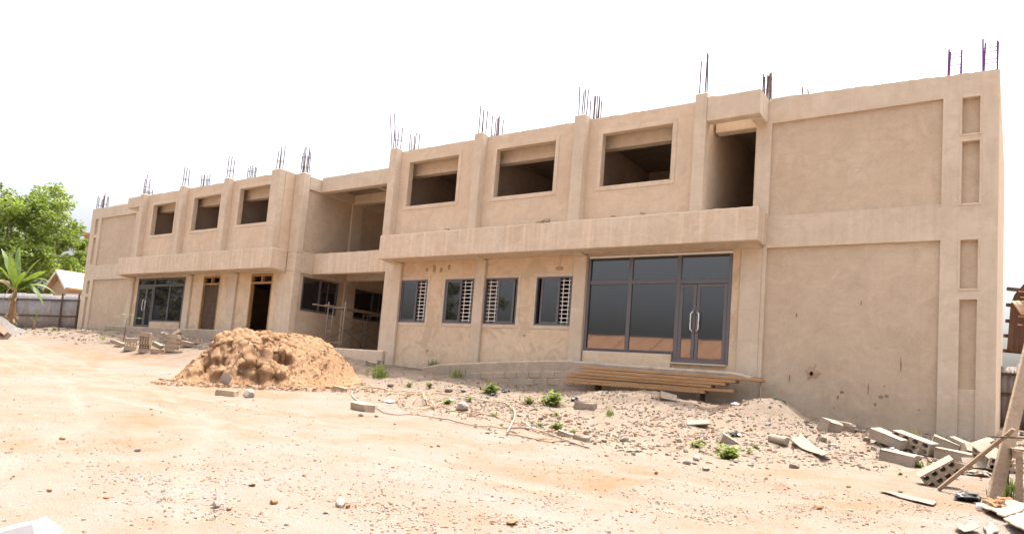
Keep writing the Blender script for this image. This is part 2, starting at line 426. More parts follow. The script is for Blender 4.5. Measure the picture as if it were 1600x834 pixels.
def H0(x, y):
    ys = yard(x, y)
    bz = max(0, lerp_tab(WALLZ, x)-yard(x, 0))
    z = ys+bz*smooth(-5.2, -.4, y)*(1 if y < 0 else max(0, 1-y*.05))
    for mx, my, a, sx, sy in MOUNDS:
        q = ((x-mx)/sx)**2+((y-my)/sy)**2
        if q < 9: z += a*math.exp(-q)
    return z
TRK = [([(-16, -5.2), (-9, -6.6), (-2, -8.2), (5, -10.2), (11, -12.6), (16, -16.0), (18, -19)], .78), ([(-18, -4.8), (-8, -7.6), (0, -9.6), (7, -10.6), (14, -11.2), (20, -11.0), (24, -10.2)], .74)]
def track(x, y):
    """1 inside a wheel rut, negative on its pushed up edges"""
    if y > -4 or y < -19: return 0
    best = 0
    for pl, half in TRK:
        for (x0, y0), (x1, y1) in zip(pl, pl[1:]):
            if not (min(x0, x1)-1.5 < x < max(x0, x1)+1.5): continue
            dx, dy = x1-x0, y1-y0; L2 = dx*dx+dy*dy; t = ((x-x0)*dx+(y-y0)*dy)/L2
            if -.02 <= t <= 1.02:
                d = ((x-x0)*dy-(y-y0)*dx)/L2**.5; q = abs(abs(d+.15*noise.noise(Vector((x*.3, y*.3, 4))))-half)
                v = 1-smooth(.08, .17, q) if q < .17 else -.35*(1-smooth(.17, .30, q))
                if abs(v) > abs(best): best = v
    return best
def H(x, y):
    z = H0(x, y)-.020*track(x, y)
    k = rubble_mask(x, y)
    p = Vector((x, y, 0))
    z += .05*noise.fractal(p*.45, 1, 2, 4)*(.5+.5*k)
    z += .016*noise.fractal(p*2.2+Vector((3, 1, 0)), 1, 2, 4)
    z += k*.055*noise.fractal(p*1.6+Vector((7, 3, 0)), .9, 2, 5)
    return z
def spot(u, v, lift=0):
    """where the line of sight through a photograph pixel meets the ground"""
    d = FW+RT*((u-PX)/FPX)-UP*((v-PY)/FPX)
    t, prev = 1.5, 1.5
    while t < 120:
        p = CAM+d*t
        if p.z < H(p.x, p.y): break
        prev = t; t += .25
    for _ in range(16):
        m = (prev+t)/2; p = CAM+d*m
        if p.z < H(p.x, p.y): t = m
        else: prev = m
    p = CAM+d*t; return Vector((p.x, p.y, H(p.x, p.y)+lift))
def depth(p): return (Vector(p)-CAM).dot(FW)

def lines(lo, hi, s, far, grow=1.35):
    a = []; x = lo
    while x < hi: a.append(x); x += s
    a.append(hi); d = s; out = [hi]; inn = [lo]
    while out[-1] < far: d *= grow; out.append(out[-1]+d)
    d = s
    while inn[-1] > -far: d *= grow; inn.append(inn[-1]-d)
    return sorted(set(inn+a+out))
gx = lines(-28, 25, .11, 500); gy = lines(-17.5, .6, .085, 500)
nx, ny = len(gx), len(gy)
vs = []; rub = []; trk = []
for y in gy:
    for x in gx:
        vs.append((x, y, H(x, y))); rub.append(rubble_mask(x, y)); trk.append(max(0, track(x, y)))
fs = [(j*nx+i, j*nx+i+1, (j+1)*nx+i+1, (j+1)*nx+i) for j in range(ny-1) for i in range(nx-1)]
me = bpy.data.meshes.new('ground'); me.from_pydata(vs, [], fs)
at = me.attributes.new('rubble', 'FLOAT', 'POINT'); at.data.foreach_set('value', rub)
at = me.attributes.new('track', 'FLOAT', 'POINT'); at.data.foreach_set('value', trk)
me.polygons.foreach_set('use_smooth', [True]*len(fs))
tag(obj('ground', me, EARTH), kind='structure')

# ------------------------------------------------------------------ the building
B = empty('unfinished_building', (0, 0, 0), 'long two storey unfinished building of bare beige cement plaster with rebar on its roofline', 'building')
def part(m, name, material, bevel=.012): return m.build(name, material, B, bevel)
Yb, Yu, Ys, Yw, Yg = -.78, -.755, -.49, -.47, .12      # floor band, pilasters, surrounds, upper wall, ground wall
ZP, ZW = 8.32, 8.24
def rebar(x, y, z, h, n=4, spread=.14, m=REBAR, lean=0, ties=1, tall=0):
    t = MB()
    for k in range(ties):
        zz = h*(.34+.28*k); s = spread*.74
        pts = [(x-s, y-s, z+zz), (x+s, y-s, z+zz), (x+s, y+s, z+zz+.02), (x-s, y+s, z+zz+.02)]
        for a, b in zip(pts, pts[1:]+pts[:1]): t.bar(a, b, .009, 4)
    if ties > 1: t.bar((x-spread*.74, y-spread*.74, z+h*.34), (x-spread*.74, y-spread*.74, z+h*(.34+.28*(ties-1))), .009, 4)
    tie = t.build('rebar_bundle', m, B)
    cor = [(-1, -1), (1, -1), (1, 1), (-1, 1), (0, -1), (0, 1), (1, 0), (-1, 0)][:n]
    spread *= .74
    for i, (a, b) in enumerate(cor):
        hh = .88*h*rnd.uniform(.78, 1.05); dx = rnd.uniform(-.03, .03)+lean
        MB().bar((x+a*spread, y+b*spread, z-.05), (x+a*spread+dx*hh, y+b*spread+rnd.uniform(-.03, .03), z+hh), .018, 5).build('rebar', m, tie)
    return tie

def grille(parent, x0, x1, z0, z1, y, rows, cols):
    m = MB()
    for i in range(rows):
        z = z0+(z1-z0)*(i+.5)/rows; m.box(x0, x1, y, y+.012, z-.013, z+.013)
    for i in range(cols):
        x = x0+(x1-x0)*(i+.5)/cols; m.box(x-.013, x+.013, y-.014, y-.002, z0, z1)
    return m.build('window_grille', WHITE, parent)
def frame_rect(x0, x1, z0, z1, y0, y1, wd, m=None):
    m = m or MB()
    m.box(x0, x0+wd, y0, y1, z0, z1); m.box(x1-wd, x1, y0, y1, z0, z1)
    m.box(x0+wd, x1-wd, y0, y1, z0, z0+wd); m.box(x0+wd, x1-wd, y0, y1, z1-wd, z1); return m
def sliding_window(x0, x1, z0, z1, sx0, sx1, grilles):
    fr = frame_rect(x0, x1, z0, z1, Yg-.015, Yg+.10, .05).build('window', ALU, B, .004)
    gr = grilles; grille(fr, gr[0], gr[1], z0+.05, z1-.05, Yg+.085, 11, 2 if gr[1]-gr[0] < .75 else 4)
    frame_rect(sx0, sx1, z0+.03, z1-.03, Yg-.005, Yg+.035, .075).build('window_sash', ALU, fr, .004)
    MB().box(sx0+.06, sx1-.06, Yg+.010, Yg+.018, z0+.09, z1-.09).build('window_pane', GLASS, fr)
    return fr

# ---- near wing, ground floor
zb0, zb1 = 4.32, 5.15
holesN = [(3.40, 4.66, 2.22, 3.705), (5.45, 6.69, 2.22, 3.705), (7.16, 8.43, 2.22, 3.705), (9.12, 10.38, 2.22, 3.705), (10.89, 15.09, 1.31, 4.28)]
wall_grid(3.05, 15.85, .1, 4.36, Yg, Yg+.18, holesN, 'ground_floor_wall', PL_LOW, B)
sliding_window(3.40, 4.66, 2.22, 3.705, 3.45, 4.20, (4.17, 4.62))
sliding_window(5.45, 6.69, 2.22, 3.705, 5.50, 6.18, (6.14, 6.65))
sliding_window(7.16, 8.43, 2.22, 3.705, 7.66, 8.32, (7.20, 7.68))
sliding_window(9.12, 10.38, 2.22, 3.705, 9.30, 9.96, (9.94, 10.34))
for x0, x1, _, _ in holesN[:4]:
    frame_rect(x0-.12, x1+.12, 2.10, 3.82, Yg-.016, Yg+.02, .118).build('window_surround', SURR, B, .008)
# shop front: fixed lights over a low wall, double door at its right end
sf = frame_rect(10.89, 15.09, 1.31, 4.28, Yg-.02, Yg+.10, .085)
sf.box(10.975, 13.60, Yg+.0, Yg+.095, 3.44, 3.56); sf.box(13.72, 15.005, Yg+.0, Yg+.095, 3.42, 3.54)
sf.box(12.18, 12.30, Yg+.003, Yg+.09, 1.5, 4.195); sf.box(13.60, 13.72, Yg+.003, Yg+.098, 1.395, 4.195)
SF = sf.build('shop_front', ALU, B, .006)
for x0, x1, z0, z1 in ((10.97, 12.18, 1.5, 3.45), (12.30, 13.60, 1.5, 3.45), (10.97, 12.18, 3.56, 4.2), (12.30, 13.60, 3.56, 4.2), (13.72, 15.01, 3.54, 4.2)):
    MB().box(x0, x1, Yg+.040, Yg+.048, z0, z1).build('shop_front_pane', GLASS, SF)
part(MB().box(10.91, 13.58, Yg-.06, Yg+.11, 1.1, 1.51), 'sill_wall', PL_LOW)
frame_rect(10.97, 13.60, 1.512, 1.6, Yg-.012, Yg+.09, .05).build('sill_frame', ALU, SF)
mb = MB(); mb.box(10.93, 15.10, Yg-.05, Yg+.0, 4.205, 4.262)
for i in range(40): mb.box(10.96+i*.104, 10.98+i*.104, Yg-.056, Yg-.05, 4.222, 4.247)
mb.build('white_trim', WHITE, SF)
def door_leaf(x0, x1, z0, z1, hx, side):
    d = frame_rect(x0, x1, z0, z1, Yg-.01, Yg+.04, .09).build('door_leaf', ALU, B, .005)
    MB().box(x0+.08, x1-.08, Yg+.012, Yg+.02, z0+.08, z1-.08).build('door_pane', GLASS, d)
    zc = z0+1.07; h = MB()
    h.tube([(hx, Yg-.01, zc-.27), (hx, Yg-.075, zc-.27), (hx+side*.06, Yg-.085, zc-.20), (hx+side*.06, Yg-.085, zc+.20), (hx, Yg-.075, zc+.27), (hx, Yg-.01, zc+.27)], .019, 8)
    h.build('door_handle', STEEL, d, 0, True)
door_leaf(13.725, 14.18, 1.335, 3.41, 14.135, -1); door_leaf(14.19, 15.0, 1.335, 3.41, 14.235, 1)
MB().box(13.6, 15.05, Yg-.12, Yg+.1, 1.27, 1.307).build('door_threshold', CONC, B)
# columns of the ground floor
def column(x0, x1, y0, y1, z0, z1, m=CONC, name='column'): return part(MB().box(x0, x1, y0, y1, z0, z1), name, m, .018)
column(3.03, 3.44, 0, .3, 0, 4.315); column(6.79, 7.17, 0, .3, .2, 4.315); column(10.44, 10.87, 0, .3, .2, 4.315); column(15.32, 15.86, .0, .3, -.2, 4.31)
# flared column heads under the band
for xa, xb_ in ((3.03, 3.44), (6.79, 7.17), (10.44, 10.87), (15.32, 15.86)):
    prism_x([(-.01, 4.314), (-.01, 4.26), (-.5, 4.314)], xa+.01, xb_-.01).build('column_haunch', CONC, B)
# near wing, plinth in front of the ground floor
pts = [(5.6, .70), (6.4, .83), (7.2, .90), (9.1, 1.06), (10.8, 1.17), (13.1, 1.13), (15.6, 1.11), (15.95, 1.02)]
m = MB(); n = 0
xs = [5.6+i*.23 for i in range(46)]
vsn = []
for x in xs:
    z = lerp_tab(pts, x); j = .02*noise.noise(Vector((x*2, 0, 3))); j2 = .03*noise.noise(Vector((x*3, 5, 3)))
    vsn += [(x, -.86+j2, -.3), (x, -.84+j2, z-.34), (x, -.83+j2+j, z-.05), (x, -.79+j, z+j), (x, Yg+.05, z+.02)]
fsn = [(i*5+k, (i+1)*5+k, (i+1)*5+k+1, i*5+k+1) for i in range(len(xs)-1) for k in range(4)]
fsn += [(0, 1, 2, 3, 4), tuple((len(xs)-1)*5+k for k in (4, 3, 2, 1, 0))]
m.add(vsn, fsn); part(m, 'plinth', PLINTH, 0)
# bare blocks showing through the worn plinth face
for i in range(11):
    for rw in range(2):
        x0 = 7.15+i*.43+(.2 if rw else 0)
        if x0 > 11.3: continue
        zt = lerp_tab(pts, x0)-.40-rw*.20
        MB().box(x0, x0+.405, -.857, -.80, zt-.10+.01*rnd.random(), zt+.085).build('plinth_block', PLINTH, B, .012)

# ---- near wing, projecting floor band and upper storey
part(MB().box(3.03, 15.93, Yb, .0, zb0, zb1), 'floor_band', BAND, .02)
rough_strip(3.05, 15.9, Yb+.01, Yw+.02, zb1-.002, zb1-.002, 'band_ledge_mortar', B, .09, .03, SURR, 3)
holesU = [(3.84, 6.05, 6.19, 7.78), (7.62, 9.81, 6.18, 7.75), (11.385, 13.49, 6.155, 7.715)]
wall_grid(3.10, 14.45, zb1-.05, ZW-.03, Yw, Yw+.2, holesU, 'upper_wall', PL_UP, B)
for x0, x1, z0, z1 in holesU:
    frame_rect(x0-.13, x1+.13, z0-.12, z1+.13, Ys-.001, Yw+.01, .132).build('window_surround', SURR, B, .01)
for a, b_ in ((3.08, 3.42), (6.87, 7.2), (10.56, 10.93), (14.18, 14.50)):
    part(MB().box(a, b_, Yu, Yw+.02, zb1-.06, ZP-.02), 'pilaster', CONC, .016)
for a, b_, s in ((3.42, 6.87, 1), (7.2, 10.56, 2), (10.93, 14.18, 3)):
    rough_strip(a, b_, Yw+.004, Yw+.196, ZW-.035, ZW-.035-.03*(s == 3), 'parapet_mortar', B, .06, .035, PL_UP, s)
part(MB().box(14.50, 15.84, -.74, -.44, 7.52, 8.16), 'balcony_beam', CONC, .018)
part(MB().box(15.54, 15.84, -.435, .0, 7.50, 8.155), 'balcony_beam_return', CONC, .018)
rough_strip(14.5, 15.82, -.73, -.45, 8.155, 8.12, 'parapet_mortar', B, .12, .03, PL_UP, 8)
part(MB().box(14.5, 15.58, .0, .18, zb1-.4, 5.32), 'balcony_parapet', SURR, .02)
rough_strip(14.5, 15.57, -.01, .19, 5.31, 5.33, 'balcony_sill_mortar', B, .08, .05, ROUGH, 4)
part(MB().box(14.5, 15.58, .0, .3, 7.45, 8.15), 'lintel_beam', CONC)
wall_grid(-.46, 5.0, zb1-.3, 8.1, 14.2, 14.42, [], 'balcony_side_wall', PL_UP, B, 'y')

# ---- wall at the right end of the near wing
def end_wall(x0, x1, xc0, xc1, niches, zt0, zt1, zp, zb, zs, zbase, sgn):
    # frame: everything proud of the two recessed panels and the four niches
    lo, hi = (x0, x1)
    holes = [(xc0, xc1, zb[1], zp), (xc0, xc1, -1, zb[0])]
    for n0, n1, a, b_ in niches: holes.append((n0, n1, a, b_))
    wall_grid(lo, hi, zbase, min(zt0, zt1)-.16, 0, .13, holes, 'wall_frame', CONC, B)
    # sloping coping beam closes the top
    z0 = min(zt0, zt1)-.16
    m = MB(); m.add([(lo, 0, z0), (hi, 0, z0), (hi, 0, zt1), (lo, 0, zt0), (lo, .3, z0), (hi, .3, z0), (hi, .3, zt1), (lo, .3, zt0)],
                    [(0, 1, 2, 3), (7, 6, 5, 4), (0, 4, 5, 1), (3, 2, 6, 7), (0, 3, 7, 4), (1, 5, 6, 2)])
    m.build('coping_beam', CONC, B)
    rough_strip(lo, hi, .006, .29, zt0-.004, zt1-.004, 'parapet_mortar', B, .06, .035, CONC, 17)
hz = [(19.99, 20.31, 6.62, 7.45), (20.0, 20.315, 5.06, 6.46), (20.0, 20.31, 3.195, 4.265), (20.0, 20.31, -.5, 2.97)]
end_wall(15.86, 20.65, 15.95, 19.63, hz, 8.16, 7.97, 7.50, (4.28, 5.08), 0, -.5, 1)
wall_grid(15.90, 19.97, -.5, 8.0, .075, .3, [(17.05, 17.13, 1.16, 1.26)], 'recessed_panel', PL_PANEL, B)
wall_grid(19.975, 20.35, -.5, 8.0, .11, .3, [], 'niche_back', PL_PANEL, B)
part(MB().box(15.56, 15.945, -.012, .3, 5.0, 8.12), 'corner_column', CONC, .016)
part(MB().box(19.985, 20.325, .055, .12, -.5, 1.06), 'niche_fill', CONC)
# raised rims of the niches
for a, b_, c, d in hz[:3]:
    frame_rect(a-.05, b_+.05, c-.04, d+.04, -.012, .03, .046).build('niche_rim', SURR, B, .008)
# broken plaster round the hole in the lower panel
r0 = random.Random(9); m = MB(); ring = []
for i in range(18):
    t = 2*math.pi*i/18; rr = .20*(1+.9*noise.noise(Vector((math.cos(t)*1.6, math.sin(t)*1.6, 4)))+r0.uniform(-.3, .3))
    ring.append((17.09+rr*.75*math.cos(t), .072, 1.23+rr*math.sin(t)))
inn = []
for i in range(18):
    t = 2*math.pi*i/18; inn.append((17.09+.045*math.cos(t), .056, 1.21+.05*math.sin(t)))
m.add(ring+inn, [(i, (i+1) % 18, 18+(i+1) % 18, 18+i) for i in range(18)]); m.build('broken_plaster', ROUGH, B)
# blistered plaster marks on the lower panel and under the band
r_ = random.Random(12)
for (x, z, sx, sz) in ((18.93, 1.50, .016, .15), (18.3, .95, .012, .14), (17.75, .82, .05, .03), (17.68, .70, .02, .05), (18.55, .78, .05, .035), (18.67, .80, .04, .03), (18.45, .60, .03, .04), (18.62, 1.02, .015, .015), (16.6, 1.05, .012, .10), (17.6, .45, .018, .02), (19.3, .55, .02, .02), (16.7, 2.6, .02, .05), (18.1, 2.9, .015, .05)):
    m = MB(); ring = [(x+sx*math.cos(t)*(.6+.9*r_.random()), .072, z+sz*math.sin(t)*(.6+.9*r_.random())) for t in [2*math.pi*i/14 for i in range(14)]]
    m.add(ring+[(x, .069, z)], [(i, (i+1) % 14, 14) for i in range(14)]); m.build('wall_scar', SCAR, B)
for (x, z, sx, sz) in ((4.55, 4.06, .05, .07), (4.9, 4.08, .07, .12), (5.2, 4.02, .05, .08), (5.55, 4.12, .05, .08), (9.9, 3.95, .12, .06), (8.8, 1.9, .04, .03), (4.9, 1.25, .05, .04)):
    m = MB(); ring = [(x+sx*math.cos(t)*(1+.5*r_.random()), Yg-.004, z+sz*math.sin(t)*(1+.5*r_.random())) for t in [2*math.pi*i/10 for i in range(10)]]
    m.add(ring+[(x, Yg-.014, z)], [(i, (i+1) % 10, 10) for i in range(10)]); m.build('mortar_smear', ROUGH, B)

# ---- far wing (mirror plan)
zf0, zf1 = 4.20, 5.03
holesF = [(-15.0, -10.66, 1.68, 4.13), (-9.15, -7.80, 1.6, 4.13), (-5.50, -4.0, 1.6, 4.15)]
wall_grid(-15.85, -2.6, .8, 4.24, Yg, Yg+.18, holesF, 'ground_floor_wall', PL_LOW, B)
sf = frame_rect(-15.0, -10.66, 1.68, 4.13, Yg-.02, Yg+.10, .085)
sf.box(-14.915, -10.745, Yg+.0, Yg+.095, 3.70, 3.82)
sf.box(-13.46, -13.36, Yg+.003, Yg+.09, 1.765, 4.045); sf.box(-12.03, -11.93, Yg+.003, Yg+.09, 2.0, 4.045)
SF2 = sf.build('shop_front', ALU, B, .006)
for x0, x1, z0, z1 in ((-13.36, -12.03, 1.98, 3.70), (-11.93, -10.74, 1.98, 3.70), (-13.36, -12.03, 3.82, 4.05), (-11.93, -10.74, 3.82, 4.05), (-14.92, -13.46, 3.82, 4.05)):
    MB().box(x0, x1, Yg+.040, Yg+.048, z0, z1).build('shop_front_pane', GLASS, SF2)
part(MB().box(-13.38, -10.68, Yg-.06, Yg+.11, 1.5, 1.96), 'sill_wall', PL_LOW)
MB().box(-13.36, -10.745, Yg-.01, Yg+.09, 1.963, 2.04).build('sill_frame', ALU, SF2)
door_leaf(-14.90, -14.10, 1.70, 3.69, -14.17, -1); door_leaf(-14.09, -13.47, 1.70, 3.69, -14.02, 1)
for x0, x1, op in ((-9.15, -7.80, 0), (-5.50, -4.0, 1)):
    d = MB(); d.box(x0, x0+.07, Yg-.01, Yg+.15, 1.62, 4.12); d.box(x1-.07, x1, Yg-.01, Yg+.15, 1.62, 4.12)
    d.box(x0+.07, x1-.07, Yg-.008, Yg+.148, 4.05, 4.12); d.box(x0+.07, x1-.07, Yg-.012, Yg+.15, 3.72, 3.80)
    xm = (x0+x1)/2; d.box(xm-.035, xm+.035, Yg-.005, Yg+.14, 3.80, 4.05)
    d.build('door_frame', WOODO, B, .004)
MB().box(-9.08, -7.87, Yg+.09, Yg+.13, 1.64, 3.72).build('door_panel', WOODD, B)
column(-3.46, -2.62, 0, .3, .7, 4.195, name='corner_pier'); column(-6.93, -6.42, 0, .3, .9, 4.195); column(-10.45, -10.0, 0, .3, .9, 4.195); column(-15.86, -15.35, 0, .3, .9, 4.19)
for xa, xb_ in ((-3.40, -3.0), (-6.93, -6.42), (-10.45, -10.0), (-15.86, -15.35)):
    prism_x([(-.01, 4.194), (-.01, 4.14), (-.5, 4.194)], xa+.01, xb_-.01).build('column_haunch', CONC, B)
part(MB().box(-15.6, -3.05, -1.0, Yg+.0, .9, 1.60), 'plinth', PLINTH, .02)
part(MB().box(-15.60, -3.05, Yb, .0, zf0, zf1), 'floor_band', BAND, .02)
rough_strip(-15.55, -3.08, Yb+.01, Yw+.02, zf1-.002, zf1-.002, 'band_ledge_mortar', B, .16, .03, SURR, 5)
holesV = [(-6.16, -4.0, 6.19, 7.80), (-9.74, -7.58, 6.155, 7.72), (-13.34, -11.31, 6.135, 7.67)]
wall_grid(-14.2, -3.10, zf1-.05, ZW-.03, Yw, Yw+.2, holesV, 'upper_wall', PL_UP, B)
for x0, x1, z0, z1 in holesV:
    frame_rect(x0-.13, x1+.13, z0-.12, z1+.13, Ys-.001, Yw+.01, .132).build('window_surround', SURR, B, .01)
for a, b_ in ((-3.68, -3.12), (-7.05, -6.72), (-10.62, -10.30), (-14.22, -13.9)):
    part(MB().box(a, b_, Yu, Yw+.02, zf1-.06, ZP-.02-(.06 if a < -14 else 0)), 'pilaster', CONC, .016)
part(MB().box(-3.30, -3.096, Yw+.022, .02, zf1-.06, 8.27), 'side_return', PL_UP, .0)
for a, b_, s in ((-6.72, -3.68, 1), (-10.30, -7.05, 2), (-13.9, -10.62, 3)):
    rough_strip(a, b_, Yw+.004, Yw+.196, ZW-.035, ZW-.035, 'parapet_mortar', B, .08, .035, PL_UP, s+20)
part(MB().box(-15.45, -14.22, -.74, -.44, 7.62, 8.17), 'balcony_beam', CONC, .018)
part(MB().box(-15.45, -15.15, -.435, .0, 7.60, 8.165), 'balcony_beam_return', CONC, .018)
part(MB().box(-15.2, -14.22, .0, .18, zf1-.4, 5.25), 'balcony_parapet', SURR, .02)
hzf = [(-20.31-.1, -19.99-.1, 6.70, 7.58), (-20.41, -20.09, 5.04, 6.52), (-20.41, -20.09, 3.38, 4.10), (-20.41, -20.09, .5, 3.19)]
end_wall(-20.9, -15.875, -19.74, -15.95, hzf, 8.16, 8.18, 7.60, (4.15, 4.95), 0, .6, -1)
wall_grid(-20.06, -15.88, .6, 8.0, .075, .3, [], 'recessed_panel', PL_PANEL, B)
wall_grid(-20.45, -20.065, .6, 8.0, .11, .3, [], 'niche_back', PL_PANEL, B)
part(MB().box(-15.87, -15.2, -.012, .3, 4.25, 8.12), 'corner_column', CONC, .016)

# ---- the open link between the wings
XL, XR_ = -2.49, 2.62
part(MB().box(-3.09, XL, .0, .32, 4.97, 8.28), 'corner_pier', CONC, .016)
part(MB().box(-3.04, XL, -.012, .32, 4.2, 4.965), 'corner_pier', CONC, .016)
part(MB().box(-2.615, XL, -.008, .32, .7, 4.195), 'corner_pier', CONC, .012)
side_holes = [(.52, 2.42, 2.66, 4.05), (3.42, 5.62, 2.66, 3.99)]
wall_grid(.32, 9.8, .7, 8.2, XL-.25, XL-.07, side_holes, 'link_side_wall', PL_PANEL, B, 'y')
for y0, y1 in ((2.75, 3.38), (6.0, 6.4)): part(MB().box(XL-.10, XL, y0, y1, .7, 8.1), 'column', CONC, .014)
part(MB().box(XL-.09, XL+.006, .322, 9.6, 7.65, 8.2), 'side_beam', CONC)
part(MB().box(XL-.09, XL+.006, .322, 9.6, 4.16, 5.04), 'side_beam', CONC)
part(MB().box(XL+.008, XR_, .90, 1.2, 7.66, 8.27), 'link_roof_beam', CONC, .016)
rough_strip(XL+.01, XR_, .905, 1.195, 8.265, 8.265, 'parapet_mortar', B, .1, .04, CONC, 31)
part(MB().box(XL+.008, XR_, .90, 1.2, 4.20, 5.03), 'link_floor_beam', BAND, .016)
rough_strip(XL+.01, XR_, .905, 1.195, 5.02, 5.03, 'parapet_mortar', B, .1, .05, CONC, 32)
for z0, z1 in ((7.62, 8.1), (4.22, 4.9)):
    part(MB().box(XL+.008, XR_, 2.78, 3.1, z0, z1), 'cross_beam', CONC)
    part(MB().box(XL+.008, XR_, 6.1, 6.4, z0, z1), 'cross_beam', CONC)
    part(MB().box(.2, .42, 1.2, 2.78, z0+.14, z1), 'secondary_beam', CONC)
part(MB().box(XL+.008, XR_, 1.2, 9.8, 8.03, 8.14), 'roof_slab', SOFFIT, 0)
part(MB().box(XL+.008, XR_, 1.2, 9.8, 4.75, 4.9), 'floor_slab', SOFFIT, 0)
wall_grid(XL, XR_, .7, 8.1, 9.6, 9.8, [(-1.2, 1.2, 5.2, 7.4)], 'link_rear_wall', PL_PANEL, B)
wall_grid(.32, 9.8, .5, 8.2, XR_, XR_+.2, [(.9, 2.4, 2.6, 4.0), (3.4, 5.6, 2.6, 4.0)], 'link_side_wall', PL_PANEL, B, 'y')
part(MB().box(XR_, 3.03, .02, .32, .5, 8.24), 'corner_pier', CONC, .014)
part(MB().box(-2.48, 3.02, -.12, .25, .3, 1.17), 'link_curb', SURR, .03)
part(MB().box(-2.48, XR_, .25, 9.6, .6, 1.15), 'link_floor', CONC, 0)
for (y0, y1, z0, z1) in side_holes:
    fr = MB(); wd = .06
    for a, b_ in ((y0, y0+wd), (y1-wd, y1), ((y0+y1)/2-.04, (y0+y1)/2+.04)): fr.box(XL-.16, XL-.05, a, b_, z0, z1)
    fr.box(XL-.158, XL-.052, y0+wd, y1-wd, z0, z0+.08); fr.box(XL-.158, XL-.052, y0+wd, y1-wd, z1-wd, z1)
    F_ = fr.build('window', ALU, B, .004)
    ym = (y0+y1)/2
    MB().box(XL-.12, XL-.11, y0+wd, ym-.03, z0+.07, z1-.05).build('window_pane', GLASS, F_)
    MB().box(XL-.13, XL-.12, ym+.03, y1-wd, z0+.07, z1-.05).build('window_pane', GLASS, F_)
    MB().box(XL-.135, XL-.075, ym+.42, ym+.46, z0+.08, z1-.06).build('window_sash', ALU, F_)

# ---- interiors of both wings
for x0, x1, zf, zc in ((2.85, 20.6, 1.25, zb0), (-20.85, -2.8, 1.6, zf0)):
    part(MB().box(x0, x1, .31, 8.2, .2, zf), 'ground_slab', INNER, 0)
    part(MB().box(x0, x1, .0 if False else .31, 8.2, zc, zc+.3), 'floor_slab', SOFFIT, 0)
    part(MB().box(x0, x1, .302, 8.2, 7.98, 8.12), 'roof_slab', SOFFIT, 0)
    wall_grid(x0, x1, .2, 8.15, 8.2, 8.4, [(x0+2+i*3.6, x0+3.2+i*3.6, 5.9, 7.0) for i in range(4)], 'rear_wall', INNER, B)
    part(MB().box(x0+.02, x1-.02, 4.1, 4.4, 7.45, 7.975), 'room_beam', INNER)
for x in (3.1, 7.0, 10.7, 15.74, 20.3, -3.35, -6.85, -10.35, -13.95, -15.5, -20.5):
    for z0, z1 in ((4.62, 7.97), (1.3, 4.19)):
        if z0 < 2 and x in (-6.85,): continue
        lo = .31 if (z0 < 2 or abs(x) > 14) else -.26
        part(MB().box(x-.09, x+.09, lo, 8.19, z0, z1), 'partition_wall', INNER, 0)
for x0, x1 in ((3.2, 14.18), (-14.0, -3.2)):
    part(MB().box(x0, x1, -.0, .3, 7.44, 8.1), 'lintel_beam', CONC)
    part(MB().box(x0, x1, -.26, .3, 7.98 if False else 8.105, 8.16), 'roof_edge', SOFFIT, 0)
    part(MB().box(x0, x1, -.26, .3, 5.04, 5.12), 'floor_edge', INNER, 0)
wall_grid(.3, 8.2, -.4, 8.1, 20.42, 20.65, [], 'end_wall', PL_UP, B, 'y')
wall_grid(.3, 8.2, .6, 8.1, -20.9, -20.67, [], 'end_wall', PL_UP, B, 'y')

# ---- starter bars
for x, n, h, s in ((7.05, 4, 1.05, .11), (10.74, 4, 1.1, .11), (14.33, 3, 1.25, .10)): rebar(x, -.6, ZP-.04, h, n, s, ties=0)
rebar(3.25, -.6, ZP-.04, 1.0, 3, .12)
t = rebar(3.2, -.6, ZP-.04, 1.7, 2, .12, lean=-.22, ties=0)
for x, n, h in ((3.22, 5, 1.25), (6.96, 6, 1.3), (10.66, 7, 1.35)): rebar(x, .3, 8.1, h, n, .16)
rebar(15.72, .25, 8.1, 1.15, 7, .12, REBAR, ties=2)
rebar(16.7, .3, 8.05, .42, 2, .09, lean=-.15, ties=0)
rebar(19.82, .2, 7.95, .95, 4, .16, REBARP, ties=2); rebar(20.48, .16, 7.93, .95, 4, .17, REBARP, ties=2)
for x, n, h in ((-20.75, 4, 1.0), (-20.1, 5, 1.05)): rebar(x, .25, 8.1, h, n, .15)
for x, n, h in ((-14.05, 3, 1.1), (-10.45, 3, 1.15), (-6.88, 3, 1.15), (-3.4, 4, 1.2)): rebar(x, -.6, 8.25, h, n, .12)
for x, n, h in ((-15.6, 4, 1.0), (-10.3, 6, 1.2), (-6.65, 6, 1.2), (-2.9, 8, 1.5)): rebar(x, .3, 8.1, h, n, .17, ties=2)
for dx in (-.5, -.2, .1, .4): rebar(-12.0+dx, .3, 8.1, .6, 1, 0, ties=0)
# crumbs of mortar resting on the floor band
for x, s, lb in ((6.0, .07, 'small lump of mortar on the floor band below the left upper window'), (9.58, .13, 'largest lump of mortar on the floor band, right of the second upper window'), (9.86, .09, 'lump of mortar just right of the largest one on the floor band'), (12.0, .06, 'small lump of mortar on the floor band below the third upper window'), (12.9, .08, 'lump of mortar on the floor band near the right end of the third upper window')):
    mb = MB(); r_ = random.Random(int(x*31))
    mb.box(-s, s, -s*.6, s*.6, -s*.35, s*.45); mb.v = [tuple(c+r_.uniform(-.4, .4)*s for c in p) for p in mb.v]
    o = mb.build('mortar_lump', ROUGH, None, 0, loc=(x, Yb+.1, zb1+s*.35+.03))
    tag(o, lb, 'mortar lump', 'mortar lumps on the floor band ledge')

